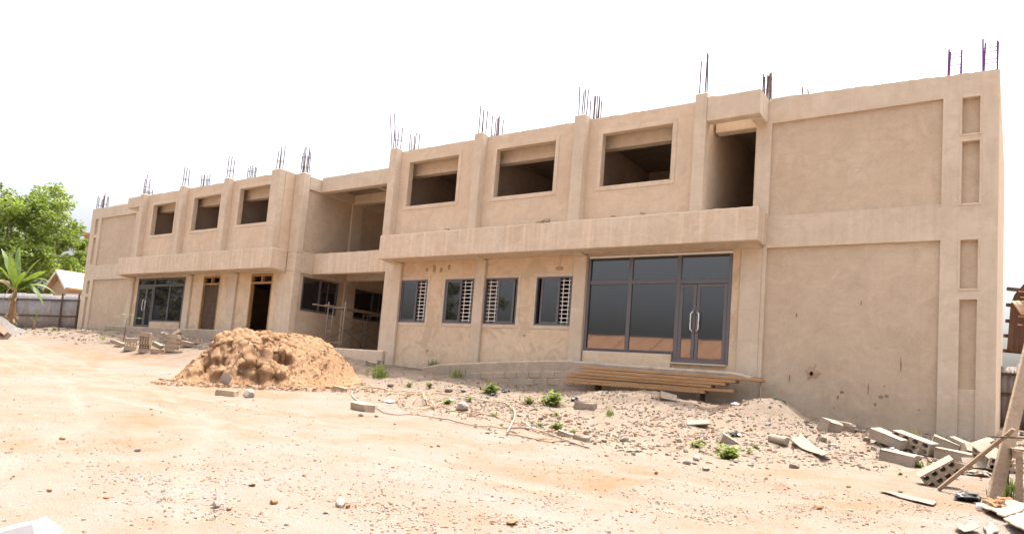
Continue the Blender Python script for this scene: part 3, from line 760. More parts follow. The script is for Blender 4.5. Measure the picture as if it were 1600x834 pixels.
# ================================================================== things on the site
def blk_mesh(L, W, Hh, seed, chip=.012):
    r = random.Random(seed); bm = bmesh.new()
    bmesh.ops.create_cube(bm, size=1); bmesh.ops.scale(bm, vec=(L, W, Hh), verts=bm.verts)
    bmesh.ops.bevel(bm, geom=bm.edges[:], offset=.012, segments=1, affect='EDGES')
    for v in bm.verts: v.co += Vector((r.uniform(-1, 1), r.uniform(-1, 1), r.uniform(-1, 1)))*chip
    me = bpy.data.meshes.new('block'); bm.to_mesh(me); bm.free(); return me
def hollow_mesh(L, W, Hh, nxh=4, nzh=2):
    """block with round cores running through it along y"""
    m = MB(); cw, ch = L/nxh, Hh/nzh; n = 12; rad = min(cw, ch)*.36
    for side, y in ((0, -W/2), (1, W/2)):
        pass
    for i in range(nxh):
        for k in range(nzh):
            cx, cz = -L/2+cw*(i+.5), -Hh/2+ch*(k+.5)
            sq = [(-1, -1), (-1/3, -1), (1/3, -1), (1, -1), (1, -1/3), (1, 1/3), (1, 1), (1/3, 1), (-1/3, 1), (-1, 1), (-1, 1/3), (-1, -1/3)]
            ring = [(rad*math.cos(math.atan2(b, a)), rad*math.sin(math.atan2(b, a))) for a, b in sq]
            vs = []
            for y in (-W/2, W/2):
                vs += [(cx+a*cw/2, y, cz+b*ch/2) for a, b in sq]+[(cx+a, y, cz+b) for a, b in ring]
            fs = []
            for q in range(n):
                p = (q+1) % n
                fs += [(q, p, n+p, n+q), (2*n+p, 2*n+q, 3*n+q, 3*n+p), (n+q, n+p, 3*n+p, 3*n+q)]
            m.add(vs, fs)
    a, b, c = L/2, W/2, Hh/2
    m.add([(-a,-b,-c),(a,-b,-c),(a,b,-c),(-a,b,-c),(-a,-b,c),(a,-b,c),(a,b,c),(-a,b,c)], [(0,3,2,1),(4,5,6,7),(1,2,6,5),(3,0,4,7)])
    me = bpy.data.meshes.new('hollow_block'); me.from_pydata(m.v, [], m.f)
    bm = bmesh.new(); bm.from_mesh(me); bmesh.ops.remove_doubles(bm, verts=bm.verts, dist=.0004); bmesh.ops.recalc_face_normals(bm, faces=bm.faces); bm.to_mesh(me); bm.free()
    return me
SB = [blk_mesh(.42, .20, .17, i, .02) for i in range(3)]
SBO = [blk_mesh(.42, .20, .17, i+5) for i in range(3)]
HB = hollow_mesh(.42, .20, .19); HBO = hollow_mesh(.42, .20, .17)
for me_ in SB: me_.materials.append(BLK)
for me_ in SBO: me_.materials.append(BLKO)
HB.materials.append(BLK); HBO.materials.append(BLKO)
BG = 'cement blocks lying about the site'
def block(me, p, rot, label, sc=1, group=BG, name=None, cat='cement block'):
    o = bpy.data.objects.new(name or ('hollow_block' if me in (HB, HBO) else 'cement_block'), me); C.objects.link(o)
    o.location = p; o.rotation_euler = [R(a) for a in rot]
    o.scale = sc if isinstance(sc, tuple) else (sc, sc, sc)
    return tag(o, label, cat, group)
def gblock(me, u, v, rot, label, sc=1, sink=.0, group=BG):
    p = spot(u, v); d = max(abs(c) for c in (sc if isinstance(sc, tuple) else (sc,)))
    t = abs(math.sin(R(rot[1])))*.21+abs(math.cos(R(rot[1])))*.085
    return block(me, p+Vector((0, 0, t*d-sink)), rot, label, sc, group)

# ---- stacks of blocks left of the sand heap
ordn = ['lowest', 'second from the ground', 'third from the ground', 'fourth from the ground', 'topmost']
p0 = spot(225, 551)
for i in range(5):
    hollow = i in (1, 2, 3)
    block(HBO if hollow else SBO[i % 3], p0+Vector((rnd.uniform(-.03, .03), rnd.uniform(-.03, .03), .09+i*.175)), (0, 0, 38+rnd.uniform(-9, 9)),
          '%s block in the tall five block pile at the front of the blocks left of the sand heap' % ('hollow sandy' if hollow else 'sandy'), 1.05)
    C.objects[-1].scale = (.95,)*3; C.objects[-1].location.z -= .012*i+.02; C.objects[-1]['label'] = '%s block of the tall pile left of the sand heap, %s' % ('hollow' if hollow else 'solid', ordn[i])
p1 = spot(203, 548)
for i in range(3):
    block(SBO[i] if i != 1 else HBO, p1+Vector((-.1*i, .05*i, .09+i*.175)), (0, 0, 62+i*4), 'block in the low pile behind the tall block pile, %s of three' % ['lowest', 'middle', 'top'][i], 1.05)
p2 = spot(266, 550)
for i in range(4):
    block(SBO[i % 3], p2+Vector((.02*i, .05, .09+i*.175)), (0, 0, 12+rnd.uniform(-6, 6)), 'wide sandy block in the squat pile nearest the sand heap, %s' % ['at the bottom', 'second up', 'third up', 'on top'][i], (1.25, 1.1, 1))
for k in range(2):
    for i in range(3):
        block(HBO, p2+Vector((-.62-.05*k+.0*i, .45, .09+i*.175+.001*k)), (0, 0, 10), 'hollow block with round holes facing out, %s in the row behind the loose front block' % ['lowest', 'middle', 'highest'][i]) if k == 0 else None
for u, v, rot, lab, sc in (
    (245, 551.5, (0, 3, 12), 'single sandy block lying flat in front of the two taller block piles', 1.15),
    (246, 544, (4, 20, 25), 'sandy block leaning between the tall pile and the squat pile', 1.0),
    (262, 533, (10, 35, 30), 'pale block tipped on edge above the squat pile beside the sand heap', 1.1),
    (273, 531, (30, -40, 60), 'pale block standing tilted on top of the block pile near the far shop front', 1.2),
    (286, 535, (15, 25, 70), 'grey block leaning behind the piled blocks close to the sand heap', 1.0),
    (292, 542, (0, 6, 5), 'long pale block lying behind the left tip of the sand heap', (1.5, 1.1, 1.1)),
    (303, 538, (0, -4, 14), 'pale block half hidden by the left slope of the sand heap', (1.3, 1, 1)),
    (279, 551, (4, 0, 40), 'small rounded block at the foot of the squat pile by the sand heap', .7),
    (179, 536, (8, 12, 50), 'broken block at the left end of the block piles', .75),
    (187, 541, (0, 14, 20), 'half buried block left of the piled blocks', 1.0)):
    gblock(rnd.choice(SBO), u, v, rot, lab, sc, .03)

# ---- loose blocks and rubble pieces on the bank, by photograph position
for me_, u, v, rot, lab, sc in (
    (SBO[0], 354, 618, (0, 0, 30), 'sandy cement block lying on the yard just below the shovel blade', 1.0),
    (SBO[1], 531, 610, (0, 6, 15), 'orange block at the right foot of the sand heap', .85),
    (SBO[2], 566, 641, (5, 4, -14), 'long orange block half sunk at the end of the dark conduit', (1.35, 1.1, .9)),
    (HB, 579, 572, (0, 10, -20), 'hollow block lying on the slope in front of the open link', 1.0),
    (HB, 592, 569, (0, 6, -25), 'hollow block leaning on the curb of the open link', 1.1),
    (SB[0], 1022, 611, (8, -8, 20), 'pale block on the bank in front of the timber stack', 1.1),
    (SB[1], 1043, 624, (60, 10, 40), 'chipped block standing on end below the timber stack', .9),
    (HB, 1109, 628, (20, -60, 15), 'small hollow block standing upright on the bank under the timber stack', .85),
    (SB[2], 914, 638, (0, 4, 5), 'wide block lying on the bank left of the timber stack end', 1.1),
    (SB[0], 1137, 693, (20, 25, 50), 'tilted pale block beside the black rag on the rubble slope', .7),
    (SB[1], 1297, 674, (18, 6, 55), 'squared block leaning on the bank, left of the pair by the blank wall', (.78, 1.35, 1.45)),
    (SB[2], 1319, 675, (14, 8, 48), 'squared block on the bank, right of the pair by the blank wall', (.72, 1.2, 1.3)),
    (STONE, 0, 0, 0, '', 0),
    (SB[0], 1388, 697, (6, 14, -28), 'long block lying sloped behind the black bag by the blank wall', (1.4, 1.1, 1)),
    (HB, 1428, 706, (4, 14, -28), 'long hollow block with its holed end down by the blank wall', (1.6, 1.1, 1.1)),
    (SB[1], 1405, 722, (3, 5, -14), 'sunlit sandy block in front of the long hollow block', 1.15),
    (SB[2], 1446, 712, (10, 16, 30), 'rough broken block right of the long hollow block', .75),
    (SB[0], 1476, 701, (8, 18, 12), 'tilted block at the back of the heap under the wall pilaster', .95),
    (SB[1], 1493, 720, (2, 5, -8), 'long squared block in the middle of the heap below the corner pilaster', (1.3, 1.1, 1.1)),
    (SB[2], 1503, 705, (12, 22, -20), 'pale slab of block tipped behind the long squared block', 1.0),
    (HB, 1524, 712, (40, 10, 30), 'broken hollow block showing two big holes behind the leaning stick', .95),
    (HB, 1526, 731, (50, -5, 12), 'hollow block lying holes up beneath the leaning stick', .9),
    (SB[0], 1534, 708, (20, -30, 20), 'block tipped against the corner pilaster foot', .95),
    (HB, 1550, 731, (30, 30, -38), 'large broken hollow block between the leaning stick and the leaning plank', 1.15),
    (SB[1], 1466, 735, (70, 10, 20), 'small pale block standing behind the leaning hollow block', .6),
    (SB[2], 1492, 733, (5, 10, 40), 'dark grey block below the long squared block', .9),
    (HB, 1568, 735, (0, 12, 10), 'hollow block under the timber bench', .9),
    (SB[0], 1570, 712, (0, 8, 30), 'grey block behind the leaning plank', .8),
    (SB[1], 883, 681, (3, 12, 30), 'rounded block at the foot of the rubble slope by a weed', .62),
    (SB[2], 908, 686, (0, 5, -5), 'squared block at the foot of the rubble slope near the conduits', .6),
    (SBO[1], 793, 710, (8, 5, 20), 'broken brick lying alone on the open yard', .3)):
    if lab: gblock(me_, u, v, rot, lab, sc, .06)
# hollow block tipped on its corner, holes to the yard
p = spot(1470, 760)
block(HB, p+Vector((-.02, .05, .165)), (14, -37, 8), 'hollow block tipped on one corner with its eight round holes facing the yard', 1.02)

# ---- stones
def stone_mesh(seed, sub=2, rough=.35):
    bm = bmesh.new(); bmesh.ops.create_icosphere(bm, subdivisions=sub, radius=.5); r = random.Random(seed)
    off = Vector((r.uniform(0, 50), r.uniform(0, 50), r.uniform(0, 50)))
    cuts = [(Vector((r.gauss(0, 1), r.gauss(0, 1), r.gauss(0, 1))).normalized(), r.uniform(.26, .40)) for _ in range(7)]
    for v in bm.verts:
        v.co *= 1+rough*noise.noise(v.co*2.2+off)
        for n_, d_ in cuts:
            e = v.co.dot(n_)-d_
            if e > 0: v.co -= n_*e
        v.co.z *= .72
    me = bpy.data.meshes.new('stone'); bm.to_mesh(me); bm.free(); return me
ST = {k: [stone_mesh(i+s) for i in range(3)] for s, k in ((0, STONE), (10, STONEO), (20, STONEW))}
ST[BLK] = [stone_mesh(60+i, 1, .5) for i in range(3)]; BLK_ST = BLK
for k, l in ST.items():
    for me_ in l: me_.materials.append(k)
def stone(u, v, px, m, label, group='stones scattered on the yard', flat=1.):
    p = spot(u, v); s = px*depth(p)/FPX*.98
    o = bpy.data.objects.new('stone', rnd.choice(ST[m])); C.objects.link(o)
    o.location = p+Vector((0, 0, s*.2*flat)); o.scale = (s, s*rnd.uniform(.7, 1), s*rnd.uniform(.75, 1)*flat); o.rotation_euler = (rnd.uniform(-.2, .2), rnd.uniform(-.2, .2), rnd.uniform(0, 6))
    return tag(o, label, 'stone', group)
O_, G_, W_ = STONEO, STONE, STONEW
for u, v, px, m, lab in (
    (98, 687, 13, O_, 'orange stone on the pale yard, first from the left edge'), (77, 768, 12, O_, 'flat orange stone near the lower left corner of the yard'),
    (166, 778, 12, O_, 'orange stone in front of the flat stone at lower left'), (229, 768, 7, O_, 'small orange stone between two pale gravel patches at left'),
    (338, 791, 19, W_, 'whitish orange stone with a broken edge in the foreground gravel'), (357, 797, 13, O_, 'orange lump touching the whitish stone in the foreground'),
    (429, 786, 18, O_, 'brown flat stone right of the whitish foreground stone'), (393, 759, 13, O_, 'flat orange stone behind the foreground gravel'),
    (476, 744, 9, O_, 'small orange stone near the middle gravel streak'), (214, 705, 12, G_, 'grey stone alone in the middle left of the yard'),
    (798, 819, 21, O_, 'crumbly brown clod at the bottom middle of the yard'), (987, 800, 9, O_, 'small brown stone at the lower right of the foreground clod'),
    (614, 731, 7, O_, 'small brown stone in the middle of the yard below the conduits'), (533, 791, 24, W_, 'whitish stone beside an orange stone in the front gravel'),
    (543, 793, 13, O_, 'orange stone tucked against a whitish stone in the front gravel'), (509, 802, 9, G_, 'small grey stone in front of the whitish gravel stone'),
    (948, 713, 7, O_, 'small brown stone at the end of the long dark conduit'), (617, 663, 6, O_, 'brown pebble just below the long dark conduit'),
    (674, 698, 8, G_, 'left one of two grey pebbles below the conduits'), (685, 697, 7, G_, 'right one of two grey pebbles below the conduits'),
    (762, 677, 9, G_, 'grey stone under the long dark conduit'), (775, 677, 6, G_, 'pebble right of the grey stone under the long conduit'),
    (611, 788, 7, O_, 'orange pebble right of the foreground gravel streak'), (1277, 795, 17, O_, 'orange clod on the yard left of the flat paper'),
    (1326, 761, 9, O_, 'orange stone above the clod at lower right'), (1407, 769, 9, G_, 'grey stone behind the flat paper'),
    (1241, 731, 17, G_, 'grey rock below the curved cardboard'), (1197, 748, 9, O_, 'brown stone left of the grey rock below the curved cardboard'),
    (1103, 735, 18, G_, 'pointed rock at the foot of the rubble slope'), (1074, 725, 17, G_, 'brown rock left of the pointed rock at the slope foot'),
    (1089, 719, 17, W_, 'flat pale rock behind the pointed rock at the slope foot'), (975, 689, 17, G_, 'angular grey rock on the rubble slope left of centre'),
    (944, 690, 13, G_, 'rounded rock left of the angular grey rock'), (1028, 697, 11, W_, 'pale slab stone on the rubble slope'),
    (564, 650, 9, G_, 'grey pebble in front of the sunk orange block'), (588, 651, 8, G_, 'flat pebble right of the sunk orange block'),
    (720, 641, 27, W_, 'pale half buried rock among the tangled conduits'), (388, 621, 25, W_, 'whitish flat stone in front of the sand heap'),
    (1334, 674, 15, G_, 'brown broken stone beside the pair of squared blocks'), (1025, 739, 9, O_, 'small orange stone below the rubble slope'),
    (1372, 716, 12, W_, 'pale chunk left of the sunlit block'), (905, 663, 9, G_, 'grey stone under the bright weed on the slope'),
    (700, 612, 16, G_, 'flat stone on the bank above the conduits'), (724, 612, 12, G_, 'grey stone on the bank left of the dark rags'),
    (610, 603, 12, G_, 'stone on the bank right of the sand heap'), (1150, 722, 11, W_, 'pale chunk right of the pointed rock'),
    (1060, 690, 12, W_, 'pale chunk in the middle of the rubble slope'), (996, 706, 11, G_, 'grey chunk near the lower edge of the rubble slope'),
    (1200, 665, 12, W_, 'pale chunk high on the rubble slope below the green pole'), (845, 655, 10, G_, 'stone at the left end of the rubble slope')):
    stone(u, v, px, m, lab)
for u, v, px, lab in ((1437, 718, 18, 'at the low end of the long hollow block'), (1455, 706, 16, 'above the low weed'), (1468, 715, 17, 'left of the long squared block'), (1480, 724, 20, 'under the left end of the long squared block'), (1509, 724, 18, 'under the right end of the long squared block'), (1515, 718, 22, 'between the long squared and holed blocks'), (1540, 722, 20, 'left of the largest broken hollow block'), (1542, 743, 18, 'below the largest broken hollow block'), (1418, 700, 18, 'over the middle of the long hollow block'), (1375, 694, 14, 'left of the sloped long block'), (1354, 688, 15, 'second left of the sloped long block'), (1558, 716, 18, 'behind the leaning plank'), (1500, 740, 17, 'right of the tipped hollow block'), (1452, 722, 13, 'behind the tipped hollow block'), (1349, 676, 13, 'next to the right squared block of the pair'), (1532, 692, 15, 'touching the pilaster foot'), (1580, 700, 20, 'farthest right behind the bench')):
    stone(u, v, px, rnd.choice((BLK_ST, STONE)), 'block chunk in the corner heap, %s' % lab, 'broken chunks in the corner heap')
# thin square tile lying on the slope
p = spot(1090, 664); me_ = blk_mesh(.40, .36, .035, 91, .004); me_.materials.append(CARD)
block(me_, p+Vector((0, 0, .05)), (10, -8, 22), 'thin square pale tile lying on the rubble slope', 1, None, 'floor_tile', 'tile')
p = spot(1216, 692); t_ = MB(); t_.bar((-.16, 0, 0), (.16, 0, 0), .075, 14)
tag(t_.build('pipe_piece', BLK, None, .01, False, p+Vector((0, 0, .06)), (0, .05, -.3)), 'short piece of round cement pipe beside the curved cardboard', 'pipe')

# ---- sand heap
u0, v0 = 409, 601
O = spot(u0, v0); sight = (FW+RT*((u0-PX)/FPX)); e2 = Vector((sight.x, sight.y, 0)).normalized(); e1 = Vector((e2.y, -e2.x, 0))
kk = depth(O)/FPX
PRO = [(-138, 0), (-126, .18), (-110, .46), (-97, .68), (-86, .92), (-75, 1.24), (-64, 1.42), (-45, 1.52), (-10, 1.55), (30, 1.49), (62, 1.38), (92, 1.17), (116, .90), (136, .56), (150, .26), (160, 0)]
def heap_h(a, d):
    ax = a/kk
    P = .96*lerp_tab(PRO, ax)
    wob = .5*noise.fractal(Vector((a*.9, 3.1, 0)), 1, 2, 4)+.3*noise.noise(Vector((a*2.6, 9, 0)))
    cut = smooth(62, 30, ax)*smooth(-128, -95, ax)              # the dug-away face, left and middle
    c1 = noise.voronoi(Vector((a*1.0, d*1.0, 4.2)))[0]
    chunk = .22-(c1[1]-c1[0])*.65
    dd = d+(wob*.6+chunk*.45)*cut+.08*wob
    v1, v2 = noise.noise(Vector((a*.8, 7, 1)))*.35, noise.noise(Vector((a*1.1, 2, 5)))*.4; k1 = .5+.5*noise.noise(Vector((a*.6, 1, 9)))
    Q1 = .30*smooth(-.25, .25, dd)+.36*smooth(.20+v1, .62+v1, dd)+.34*smooth(.55+v2, 1.35+v2, dd)
    Qa = smooth(-.35, 1.9, d+.12*wob); Q = Q1*cut+Qa*(1-cut)
    Q *= 1-smooth(2.3, 5.2, d)
    h = P*Q
    h -= .70*math.exp(-((ax+86)/9)**2-((d-.6)/.5)**2)*smooth(0, .6, h)            # dark hollow at the left
    p = Vector((a*1.5, d*1.5, h*1.5))
    h += smooth(0, .3, h)*(cut*(.08*chunk)*smooth(2.6, .8, d)+.05*noise.fractal(p*2.2, .9, 2, 5)+cut*(.07*noise.noise(p*4.5)+.05*abs(noise.noise(p*8))))
    if h > 1.30: h = 1.30+(h-1.30)*.35
    gul = noise.noise(Vector((a*5.5+.8*d, d*.7, 2)))+.5*noise.noise(Vector((a*11, d*2.0, 7)))
    h += (1-cut)*smooth(.05, .4, h)*(.045*gul+.03*max(0, noise.noise(Vector((a*7, d*7, 3)))))
    return h
na, nd = 270, 210; vs = []
for j in range(nd+1):
    d = -1.1+6.7*j/nd
    for i in range(na+1):
        a = (-165+335*i/na)*kk
        q = O+e1*a+e2*d; h = heap_h(a, d)
        cut = smooth(70, 20, a/kk)*smooth(-125, -90, a/kk)
        sx = cut*smooth(.1, .4, h)*smooth(2.4, 1.4, d)*(.16*noise.noise(Vector((a*2.4, d*2, h*2.6)))+.09*noise.noise(Vector((a*6, d*4, h*6))))
        vs.append((q.x+e2.x*sx, q.y+e2.y*sx, H(q.x, q.y)+(h if h > .015 else -.05)))
fs = [(j*(na+1)+i, j*(na+1)+i+1, (j+1)*(na+1)+i+1, (j+1)*(na+1)+i) for j in range(nd) for i in range(na)]
vs = [tuple(Vector(q)-O) for q in vs]
me = bpy.data.meshes.new('sand_heap'); me.from_pydata(vs, [], fs); me.update()
nv = [Vector(v.normal) for v in me.vertices]
for v, n_ in zip(me.vertices, nv):
    p = v.co*1.0; g_ = p+O; hh = g_.z-H(g_.x, g_.y)
    if hh < .03: continue
    ax = p.dot(e1)/kk; cut = smooth(62, 30, ax)*smooth(-128, -95, ax)*smooth(2.2, 1.2, p.dot(e2))
    a1 = noise.voronoi(p*1.9)[0]; a2 = noise.voronoi(p*4.3+Vector((3, 1, 4)))[0]; k_ = smooth(.03, .3, hh)
    f_ = cut*(-.10*(a1[1]-a1[0]-.30)-.07*(a2[1]-a2[0]-.22)+.10*max(0, 1-abs(noise.noise(p*1.2))*4)+.05*max(0, 1-abs(noise.noise(p*2.6+Vector((4, 4, 1))))*4))+.022*noise.noise(p*9)+.016*noise.noise(p*17)+(.35+.65*cut)*(.05*noise.fractal(p*3.5, .9, 2, 4))
    v.co = v.co+n_*f_*k_
me.update(); me.polygons.foreach_set('use_smooth', [True]*len(fs))
tag(obj('sand_heap', me, SAND, loc=O), 'big heap of orange building sand dug away at its front', 'sand heap')

# ---- shovel standing against the heap
P0 = O+e1*(-54*kk)-e2*.75; P0.z = H(P0.x, P0.y)+.03; w0 = depth(P0)
def ray_at(u, v, w): return CAM+(FW+RT*((u-PX)/FPX)-UP*((v-PY)/FPX))*w
P1 = ray_at(376, 549, w0-.25)
ax_ = (P1-P0).normalized(); sd = ax_.cross(FW).normalized(); nr = sd.cross(ax_).normalized()
sh = empty('shovel', P0, 'shovel with pale square blade leaning on the front of the sand heap', 'shovel')
def L_(p): return p-P0
bl = MB(); W2 = .14; rows = [(0, .97, .0), (.08, 1, .012), (.24, 1, .012), (.315, .98, .004), (.33, .3, -.005)]
vv = []
for t, wd, dp in rows:
    for s in (-1, -.4, .4, 1): vv.append(ax_*t+sd*(W2*wd*s)-nr*(dp+.03*(s*s)))
ff = [(r*4+c, r*4+c+1, (r+1)*4+c+1, (r+1)*4+c) for r in range(4) for c in range(3)]
bl.add(vv, ff); b_ = bl.build('blade', BLADE, sh)
md = b_.modifiers.new('thick', 'SOLIDIFY'); md.thickness = .006
Lh = (P1-P0).length
MB().bar(ax_*.33, ax_*(Lh-.08), .021, 8).build('handle', HANDLE, sh)
g = MB(); g.bar(ax_*(Lh-.02)-sd*.06, ax_*(Lh-.02)+sd*.06, .014, 8); g.bar(ax_*(Lh-.10), ax_*(Lh-.02)-sd*.05, .010, 6); g.bar(ax_*(Lh-.10), ax_*(Lh-.02)+sd*.05, .010, 6)
g.build('grip', WOODD, sh)

# ---- timber stack in front of the shop front plinth
def plank_mesh(L, W, T, seed):
    r = random.Random(seed); m = MB(); n = 8; vs = []
    bow = r.uniform(-.012, .012); sid = r.uniform(-.01, .01)
    for i in range(n+1):
        x = -L/2+L*i/n; q = 1-(2*i/n-1)**2
        for a, b in ((-1, -1), (1, -1), (1, 1), (-1, 1)): vs.append((x+(r.uniform(-.004, .004)), a*W/2+sid*q, b*T/2+bow*q))
    fs = [(i*4+k, (i+1)*4+k, (i+1)*4+(k+1) % 4, i*4+(k+1) % 4) for i in range(n) for k in range(4)]+[(3, 2, 1, 0), (n*4, n*4+1, n*4+2, n*4+3)]
    m.add(vs, fs); return m
lay = ['lowest plank of the timber stack, dark underside showing', 'second plank from the bottom of the timber stack', 'third plank from the bottom of the timber stack',
       'fourth plank from the bottom of the timber stack', 'upper plank of the timber stack just under the top one', 'topmost plank of the timber stack, shifted to the right']
xl = [11.18, 11.26, 11.24, 11.40, 11.72, 11.60]; xr = [15.05, 15.72, 15.20, 15.52, 15.75, 16.35]
for i in range(6):
    z = .56+i*.079; L = xr[i]-xl[i]
    o = plank_mesh(L, .30, .066, i).build('timber_plank', WOOD, None, .005, loc=((xl[i]+xr[i])/2, -1.22+.03*rnd.uniform(-1, 1)+(.07 if i > 3 else 0), z), rot=(0, .012*(i/6), rnd.uniform(-.01, .01)))
    tag(o, lay[i], 'plank', 'timber planks stacked below the shop front')
for i, (x, z) in enumerate(((12.1, .42), (14.9, .43))):
    o = MB().box(-.05, .05, -.2, .2, -.13, .11).build('timber_bearer', WOODD, None, .01, loc=(x, -1.2, z))
    tag(o, 'short dark bearer under the %s end of the timber stack' % ['left', 'right'][i], 'timber block')

# ---- scaffold in the open link
sc_ = empty('scaffold', (-1.4, 2.2, 1.15), 'painted tubular scaffold tower standing in the open link between the wings', 'scaffold')
def S(x, y, z): return (x+1.4, y-2.2, z-1.15)
for y, xa, xb in ((.85, -1.20, -.22), (3.55, -2.02, -.98)):
    m = MB()
    for x in (xa, xb): m.bar(S(x, y, 1.15), S(x, y, 3.04), .024, 8)
    m.bar(S(xa, y, 2.80), S(xb, y, 2.80), .022, 8); m.bar(S(xa, y, 1.42), S(xb, y, 1.42), .018, 6)
    xi = xa+.30; m.bar(S(xi, y, 1.42), S(xi, y, 2.80), .018, 6)
    for z in (1.86, 2.33): m.bar(S(xa, y, z), S(xi, y, z), .016, 6)
    m.build('scaffold_frame', SCAFM, sc_, 0, True)
for (xa, xb) in ((-1.20, -2.02), (-.22, -.98)):
    m = MB(); m.bar(S(xa, .85, 2.45), S(xb, 3.55, 1.55), .013, 6); m.build('cross_brace', SCAFM, sc_)
    m = MB(); m.bar(S(xa+.02, .85, 1.55), S(xb+.02, 3.55, 2.45), .013, 6); m.build('cross_brace', SCAFM, sc_)
for (xo, y0, y1, z, nm) in ((-1.62, .25, 3.9, 2.86, 'long scaffold plank sticking out over the left side of the scaffold'), (-1.25, .55, 4.1, 2.87, 'scaffold plank lying along the middle of the scaffold'), (-1.0, 1.3, 4.25, 2.86, 'shorter scaffold plank at the right side of the scaffold')):
    m = MB(); m.beam((0, 0, 0), (-.22, y1-y0, .02), .22, .04)
    tag(m.build('scaffold_plank', WOODP, None, .004, loc=(xo+.25, y0, z)), nm, 'plank', 'planks laid on the scaffold')

# ---- conduits lying about the bank
def conduit(px, m, r, label, lift=.02):
    ps = [spot(520+x*.2625, 540+y*.2625) for x, y in px]
    pts = []
    for i in range(len(ps)-1):          # Catmull-Rom through the measured points
        a, b, c, d = ps[max(0, i-1)], ps[i], ps[i+1], ps[min(len(ps)-1, i+2)]
        for k in range(6):
            t = k/6; q = .5*((2*b)+(c-a)*t+(2*a-5*b+4*c-d)*t*t+(-a+3*b-3*c+d)*t**3); pts.append(q)
    pts.append(ps[-1]); pts = [Vector((q.x, q.y, H(q.x, q.y)+lift+.02*abs(noise.noise(q*1.7)))) for q in pts]
    o0 = pts[0]; t = MB().tube([q-o0 for q in pts], r*.8, 6)
    tag(t.build('conduit', m, None, 0, True, loc=o0), label, 'conduit', 'flexible conduits strewn below the bank')
conduit([(0, 268), (60, 265), (130, 258), (240, 252), (300, 256), (350, 275), (440, 275), (550, 292), (620, 285), (700, 300)], HOSEO, .014, 'orange conduit running from the sand heap along the top of the tangle')
conduit([(190, 350), (130, 318), (113, 285), (150, 263), (230, 255), (310, 262), (335, 280), (318, 302)], HOSEP, .015, 'pale conduit bent in a wide loop right of the sand heap')
conduit([(230, 372), (345, 412), (460, 415), (580, 430), (700, 450), (900, 488), (1050, 495), (1200, 515), (1350, 552), (1440, 590), (1525, 618)], HOSEG, .014, 'long dark conduit stretched across the edge of the yard')
conduit([(700, 300), (850, 320), (990, 345), (1060, 380), (1082, 415), (1070, 470), (1035, 535)], HOSEP, .016, 'pale conduit curving down from the bank to the long dark one', .05)
conduit([(1035, 535), (1100, 540), (1160, 555), (1260, 575), (1380, 572)], HOSEG, .013, 'short dark conduit lying in front of the long one')
conduit([(380, 345), (395, 320), (430, 308), (520, 290), (545, 310), (560, 350), (600, 382)], HOSEO, .014, 'orange conduit looped in the middle of the tangle', .06)
conduit([(620, 350), (680, 375), (760, 400), (870, 412), (980, 430), (1080, 465), (1180, 495), (1290, 515), (1370, 545)], HOSEO, .013, 'orange conduit running right from the tangle behind the long dark one')
conduit([(480, 352), (500, 322), (560, 302), (620, 330), (650, 345), (600, 375), (540, 390), (480, 395), (465, 412)], HOSEO, .012, 'thin orange conduit coiled at the front of the tangle', .05)
conduit([(390, 355), (430, 378), (500, 385), (580, 378), (640, 360)], HOSEO, .012, 'short orange conduit at the foot of the tangle', .03)
conduit([(320, 300), (360, 285), (430, 290), (520, 300), (620, 320), (700, 325)], HOSEP, .012, 'thin pale conduit crossing the back of the tangle', .05)
conduit([(515, 290), (535, 310), (545, 345), (590, 360), (605, 385)], HOSEP, .014, 'pale conduit standing proud over the middle of the tangle', .10)
a = spot(1210, 625)+Vector((0, 0, .05)); b_ = spot(1248, 638)+Vector((0, 0, .05))
tag(MB().bar((0, 0, 0), b_-a, .018, 8).build('green_pole', GREENP, None, 0, True, loc=a), 'thin green painted pole lying on top of the bank by the blank wall', 'pole')

# ---- plastic, paper and card rubbish
def crumple(u, v, px, m, label, name, cat, seed, flat=.5, group=None, amp=.55):
    p = spot(u, v); s = px*depth(p)/FPX*.5; r = random.Random(seed)
    bm = bmesh.new(); bmesh.ops.create_icosphere(bm, subdivisions=3, radius=1); off = Vector((r.uniform(0, 40), r.uniform(0, 40), 0))
    for q in bm.verts:
        n_ = q.co.normalized(); vo = noise.voronoi(n_*1.6+off)[0]
        q.co = n_*(.75+amp*(vo[1]-vo[0])*1.1+amp*.5*noise.noise(n_*1.2+off))+Vector((r.uniform(-1, 1), r.uniform(-1, 1), r.uniform(-1, 1)))*.085
        q.co.z *= flat
        if q.co.z < -.35*flat: q.co.z = -.35*flat
    bmesh.ops.scale(bm, vec=(s, s, s), verts=bm.verts)
    me = bpy.data.meshes.new(name); bm.to_mesh(me); bm.free()
    return tag(obj(name, me, m, loc=p+Vector((0, 0, s*flat*.45)), rot=(0, 0, r.uniform(0, 6))), label, cat, group)
crumple(1512, 781, 44, BAGM, 'crumpled black plastic bag on the orange yard beside the leaning hollow block', 'plastic_bag', 'bag', 1, .42)
for u, v, px, lab, sd_ in ((1393, 708, 26, 'black plastic bag stuffed between blocks by the blank wall', 2), (1293, 652, 18, 'black rag on top of the bank against the blank wall', 3), (790, 613, 15, 'black rag on the bank right of the leafy weed', 4),
        (771, 618, 13, 'black rag under the leafy weed on the bank', 5), (898, 625, 15, 'dark rag on the bank left of the timber stack', 6), (1062, 620, 15, 'dark torn rag just below the timber stack', 7), (1149, 680, 17, 'black rag beside the tilted pale block on the slope', 8), (1268, 668, 8, 'scrap of black plastic on the slope above the cardboard', 9)):
    crumple(u, v, px, BAGM, lab, 'plastic_scrap', 'rag', sd_, .5, 'dark plastic scraps on the bank')
